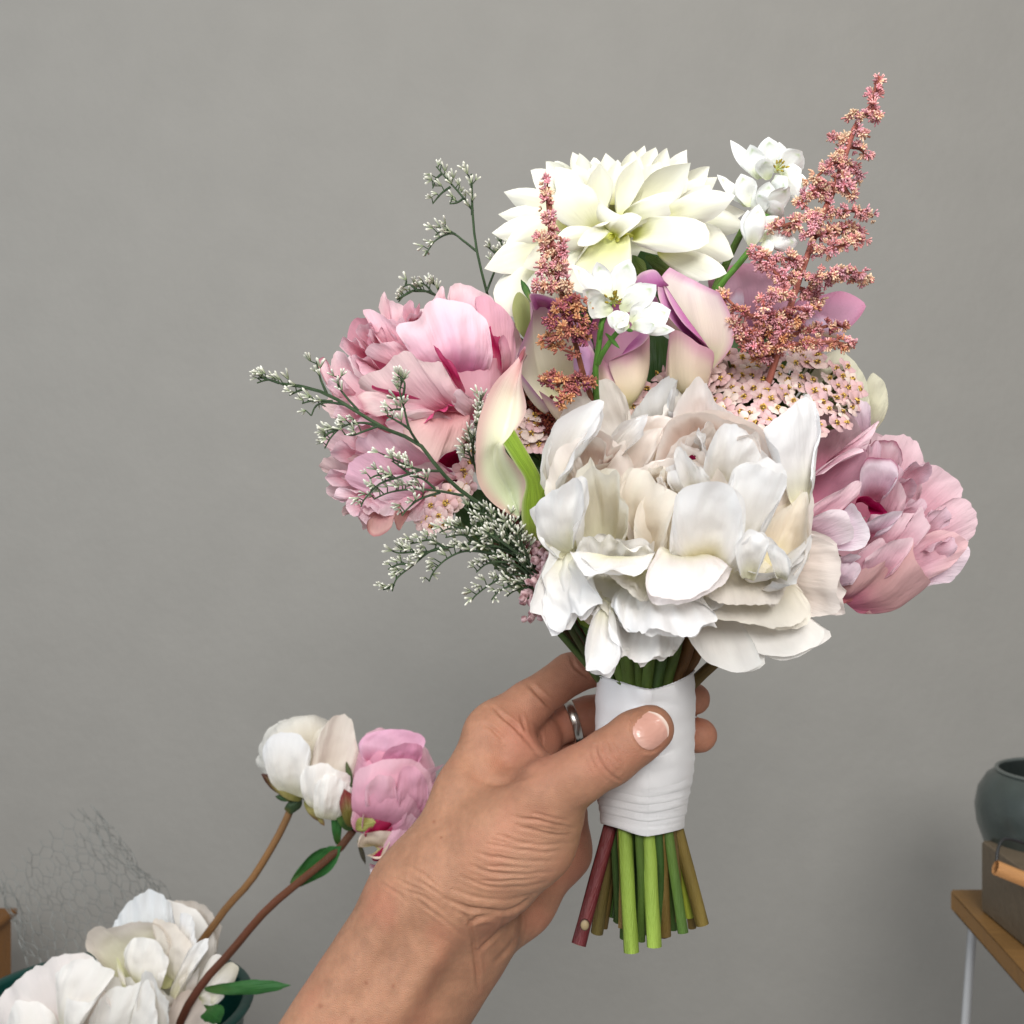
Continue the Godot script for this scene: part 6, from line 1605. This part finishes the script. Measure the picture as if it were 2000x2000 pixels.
func hand_and_ring() -> void:
	gO = (P(520, 2125, -78) * 1000.0).min(P(520, 2125, 60) * 1000.0) - Vector3(10, 6, 6)
	var top := (P(1440, 1225, -78) * 1000.0).max(P(1440, 1225, 60) * 1000.0) + Vector3(2, 2, 2)
	gn = Vector3i(((top - gO) / gh).ceil()) + Vector3i.ONE
	gF.resize(gn.x * gn.y * gn.z)
	gF.fill(1000.0)
	# forearm: flattened section made of bones side by side
	bone([590, 2150, 0], 24.5, [842, 1752, -2], 22.5, 10.0)
	bone([640, 2180, -4], 24.5, [880, 1790, -6], 22.0, 10.0)
	bone([690, 2170, -12], 22.0, [918, 1812, -14], 20.0, 10.0)
	bone([842, 1752, -2], 22.0, [884, 1690, -2], 19.0, 12.0)
	# metacarpals
	bone([878, 1720, 2], 17.5, [918, 1560, -4], 13.2, 12.0)
	bone([918, 1560, -4], 13.2, [958, 1438, -12], 10.6, 10.0)
	bone([892, 1730, -12], 15.0, [972, 1462, -30], 10.2, 10.0)
	bone([900, 1750, -24], 14.0, [990, 1500, -46], 9.6, 10.0)
	bone([905, 1770, -30], 14.0, [1004, 1550, -58], 9.2, 10.0)
	# heel of the hand on the little finger's side
	bone([912, 1842, -26], 15.5, [1010, 1755, -38], 15.0, 10.0)
	bone([1010, 1755, -38], 15.0, [1092, 1660, -46], 13.0, 8.0)
	bone([1092, 1660, -46], 13.0, [1100, 1590, -54], 11.0, 6.0)
	bone([960, 1640, -36], 14.0, [1060, 1560, -54], 11.0, 10.0)
	bone([985, 1520, -40], 9.0, [1045, 1440, -44], 8.0, 8.0)
	# thumb: base, ball, two joints
	bone([905, 1712, 10], 18.5, [985, 1640, 15], 16.5, 10.0)
	bone([985, 1640, 15], 16.5, [1072, 1552, 25], 11.6, 8.0)
	bone([972, 1704, 8], 17.0, [1046, 1634, 14], 14.8, 8.0)
	bone([1046, 1634, 14], 14.8, [1082, 1590, 20], 11.0, 8.0)
	bone([1072, 1548, 25], 11.4, [1130, 1514, 30], 9.9, 6.0)
	bone([1130, 1514, 30], 9.9, [1190, 1479, 32], 9.7, 4.0)
	bone([1190, 1479, 32], 9.5, [1240, 1442, 31], 9.1, 4.0)
	bone([1240, 1442, 31], 9.1, [1271, 1423, 29.5], 8.5, 4.0)
	# web
	bone([946, 1490, -10], 7.5, [985, 1560, 4], 8.5, 8.0)
	bone([985, 1560, 4], 8.5, [1035, 1552, 15], 8.0, 7.0)
	bone([980, 1500, -14], 9.0, [1030, 1510, -8], 8.0, 8.0)
	bone([962, 1402, -14], 5.0, [1012, 1448, -9], 4.6, 9.0)
	bone([1012, 1448, -9], 4.6, [1070, 1508, 12], 5.5, 9.0)
	# pad at the forefinger's root
	bone([996, 1408, -24], 10.0, [1046, 1442, -32], 9.0, 9.0)
	bone([1046, 1442, -32], 9.0, [1020, 1500, -30], 9.0, 9.0)
	# fingers: forefinger, middle, ring, little
	bone([958, 1438, -12], 10.4, [1030, 1376, -20], 8.9, 5.0)
	bone([1030, 1376, -20], 8.9, [1114, 1316, -29], 8.7, 3.0)
	bone([1114, 1316, -29], 8.4, [1230, 1288, -33], 7.4, 2.0)
	bone([1230, 1288, -33], 7.2, [1292, 1290, -27], 6.6, 2.0)
	bone([972, 1462, -30], 10.0, [1060, 1426, -40], 8.8, 4.0)
	bone([1060, 1426, -40], 8.8, [1152, 1396, -43], 8.4, 2.0)
	bone([1152, 1396, -43], 8.2, [1288, 1370, -37], 7.4, 1.5)
	bone([1288, 1370, -37], 7.2, [1356, 1365, -20], 6.7, 1.5)
	bone([990, 1500, -46], 9.6, [1150, 1452, -58], 8.2, 3.0)
	bone([1150, 1452, -58], 8.0, [1290, 1440, -46], 7.3, 1.5)
	bone([1290, 1440, -46], 7.2, [1367, 1436, -22], 7.3, 1.5)
	bone([1004, 1550, -58], 9.0, [1150, 1520, -62], 7.2, 3.0)
	bone([1150, 1520, -62], 7.0, [1270, 1516, -50], 6.4, 1.5)
	bone([1270, 1516, -50], 6.2, [1321, 1520, -30], 5.9, 1.5)
	var s := skin_mesh()
	smooth_skin(s, 2, 0.5)
	s = finer(s)
	smooth_skin(s, 1, 0.5)
	var lines := []
	for fo in FOLDS:
		var raw: Array = fo[2]
		var p := PackedVector3Array()
		for i in range(0, raw.size(), 2):
			p.append(Vector3(raw[i], raw[i + 1], 0))
		var fine := through(p, maxi(6, raw.size() * 2))
		var r := Rect2(fine[0].x, fine[0].y, 0, 0)
		for q in fine:
			r = r.expand(Vector2(q.x, q.y))
		lines.append([fo[0], fo[1], fine, r.grow(fo[1] * 3.2)])
	var base := C(170, 125, 99)
	var moved := s.v.duplicate()
	for i in s.v.size():
		var v := s.v[i]
		var eps := 0.0008
		var n := Vector3(field(v + Vector3(eps, 0, 0)) - field(v - Vector3(eps, 0, 0)), field(v + Vector3(0, eps, 0)) - field(v - Vector3(0, eps, 0)), field(v + Vector3(0, 0, eps)) - field(v - Vector3(0, 0, eps))).normalized()
		var k := HALF * (EYE.z - v.z) / 1000.0
		var px := Vector2(1000.0 + v.x / k, 1000.0 - (v.y - EYE.y) / k)
		var push := 0.12 * n1(v.x * 1400.0, v.y * 1400.0, v.z * 1400.0) + 0.25 * n1(v.x * 400.0, v.y * 400.0, v.z * 400.0)
		var dent := 0.0
		var true_px := px
		px += Vector2(n1(v.x * 900.0, v.y * 900.0, 7.0), n1(v.x * 900.0, v.y * 900.0, 70.0)) * 4.5 + Vector2(n1(v.x * 2600.0, v.y * 2600.0, 17.0), n1(v.x * 2600.0, v.y * 2600.0, 77.0)) * 1.2
		var wear := clampf(0.95 + 1.1 * n1(v.x * 1100.0, v.y * 1100.0, 40.0), 0.35, 1.5)
		if n.z > -0.1 and not (v.z < -0.005 and px.y > 1420.0 and px.x > 1062.0):
			for l in lines:
				if not l[3].has_point(px):
					continue
				var best := 1e9
				var end := 0.0
				var fine: PackedVector3Array = l[2]
				for j in fine.size() - 1:
					var a := Vector2(fine[j].x, fine[j].y)
					var d := Vector2(fine[j + 1].x, fine[j + 1].y) - a
					var t := clampf((px - a).dot(d) / maxf(d.length_squared(), 1e-9), 0, 1)
					var dist := (px - a - d * t).length()
					if dist < best:
						best = dist
						end = (j + t) / (fine.size() - 1)
				var w: float = l[1] * (0.8 if l[1] < 8.0 else 1.0)
				var depth: float = l[0] * (0.82 * wear if w < 8.0 else 1.0) * pow(sin(PI * clampf(end, 0.03, 0.97)), 0.5)
				var x: float = best / w
				push -= depth * exp(-x * x)
				if w < 8.0 and depth > 0.0:
					push += 0.35 * depth * exp(-pow(x - 2.0, 2.0))
					dent += 0.22 * depth * exp(-x * x)
		moved[i] = v + n * push * 0.001
		px = true_px
		# skin tone: blotches, a rosier palm and knuckles, paler ball of the thumb
		var pale := exp(-pow((px - Vector2(1030, 1690)).length() / 75.0, 2.0)) * (1.0 if v.z > 0.0 else 0.0)
		var rosy := exp(-pow((px - Vector2(1040, 1440)).length() / 95.0, 2.0)) + 0.6 * exp(-pow((px - Vector2(1180, 1490)).length() / 45.0, 2.0)) + 0.8 * smoothstep(1020.0, 1150.0, px.x) * smoothstep(0.004, -0.02, v.z) + 0.5 * exp(-pow((px - Vector2(1250, 1440)).length() / 70.0, 2.0))
		var col := base * (1.0 + 0.18 * n1(v.x * 300.0, v.y * 300.0, v.z * 300.0) + 0.14 * n1(v.x * 1700.0, v.y * 1700.0, v.z * 1700.0) + 0.1 * n1(v.x * 6000.0, v.y * 6000.0, v.z * 6000.0))
		col = col.lerp(C(184, 116, 94), clampf(0.6 * n1(v.x * 700.0 + 90.0, v.y * 700.0, v.z * 700.0), 0.0, 0.4))
		col = col.lerp(C(188, 144, 118), 0.6 * pale)
		col = col.lerp(C(178, 110, 92), clampf(0.45 * rosy, 0, 0.6))
		for m in [[712, 1922, 5], [626, 1965, 5], [686, 1995, 6], [768, 1926, 4], [848, 1605, 3.5], [862, 1636, 3.0]]:
			col = col.lerp(C(120, 66, 46), 0.5 * exp(-pow((px - Vector2(m[0], m[1])).length() / m[2], 2.0)) * (1.0 if n.z > 0.0 else 0.0))
		s.c[i] = Color(col.r, col.g, col.b)
		s.t[i] = Vector2(v.x, v.y) * 20.0
	s.v = moved
	var t := thing("person", "left hand and bare forearm gripping the white ribbon with the thumb in front", "person", P(720, 2050, 0))
	part("forearm_and_hand", s, MT.skin, t)
	nail(t)
	ring()

func nail(t: Node3D) -> void:
	var d := (P(1290, 1405, 30) - P(1215, 1464, 31.5)).normalized()
	var n := (Vector3(-0.06, 0.1, 1.0) - d * d.dot(Vector3(-0.06, 0.1, 1.0))).normalized()
	var w := d.cross(n)
	var c := P(1269, 1427, 36)
	var s := Shape.new()
	for i in 21:
		var u := (i - 10) / 10.0
		for j in 21:
			var v := j / 20.0
			var x := u * (5.5 + 0.35 * sin(PI * v))
			var y := lerpf(-6.3 + 2.6 * pow(absf(u), 2.6), 6.6 - 2.6 * pow(absf(u), 2.4), v)
			var p := c + (w * x + d * y + n * 7.0) * 0.001
			for k in 60:
				if field(p) < 0.0:
					break
				p -= n * 0.00025
			var lift := 0.62 - 0.34 * pow(absf(u), 4.0) - 0.32 * exp(-v * 14.0) + 1.5 * pow(v, 5.0) * (1.0 - 0.5 * u * u)
			var col := C(206, 156, 140)
			col = col.lerp(C(226, 204, 190), smoothstep(0.88, 0.94, v - 0.04 * u * u))
			col = col.lerp(C(210, 172, 158), 0.6 * exp(-pow((v - 0.08) / 0.12, 2.0)) * (1.0 - absf(u)))
			s.put(p + n * lift * 0.001, col, Vector2(u * 0.5, v))
	s.grid(0, 20, 20)
	part("thumb_nail", s, MT.nail, t)

func ring() -> void:
	# a silver band round the middle finger with a small dark filigree head turned to the palm
	var A := P(1060, 1426, -40)
	var B := P(1152, 1396, -43)
	var c := A.lerp(B, 0.62)
	var d := (B - A).normalized()
	var u := d.cross(Vector3(0, 0, 1)).normalized()
	var w := d.cross(u)
	var t := thing("ring", "silver ring with a dark filigree head on the middle finger behind the ribbon", "ring", c)
	var s := Shape.new()
	var r := 0.00905
	for i in 65:
		var a := TAU * i / 64
		var o := u * cos(a) + w * sin(a)
		for q in [[-1.9, -0.3], [-1.9, 0.5], [-1.5, 0.8], [-0.3, 1.0], [0.3, 1.0], [1.5, 0.8], [1.9, 0.5], [1.9, -0.3], [-1.9, -0.3]]:
			s.put(c + d * q[0] * 0.001 + o * (r + q[1] * 0.001), C(206, 202, 196))
	s.grid(0, 64, 8)
	var m := mat(0.25, 0.0, 0.5)
	m.metallic = 1.0
	part("band", s, m, t)
	s = Shape.new()
	var h := c + u * (r + 0.0022) * (1.0 if u.y < 0.0 else -1.0) + Vector3(0, 0, 0.003)
	for k in 9:
		var a := TAU * k / 9
		var p := h + d * cos(a) * 0.0034 + w * sin(a) * 0.0034
		tube(s, PackedVector3Array([h, h.lerp(p, 0.6) + Vector3(0, -0.0006, 0.0006), p]), 0.0007, 0.0006, 6, C(70, 66, 64), C(90, 86, 82))
		tube(s, PackedVector3Array([p - d * 0.0009, p, p + d * 0.0009]), 0.0006, 0.0009, 6, C(60, 58, 58), C(76, 72, 70))
	var dm := mat(0.4, 0.0, 0.5)
	dm.metallic = 0.7
	part("filigree_head", s, dm, t)
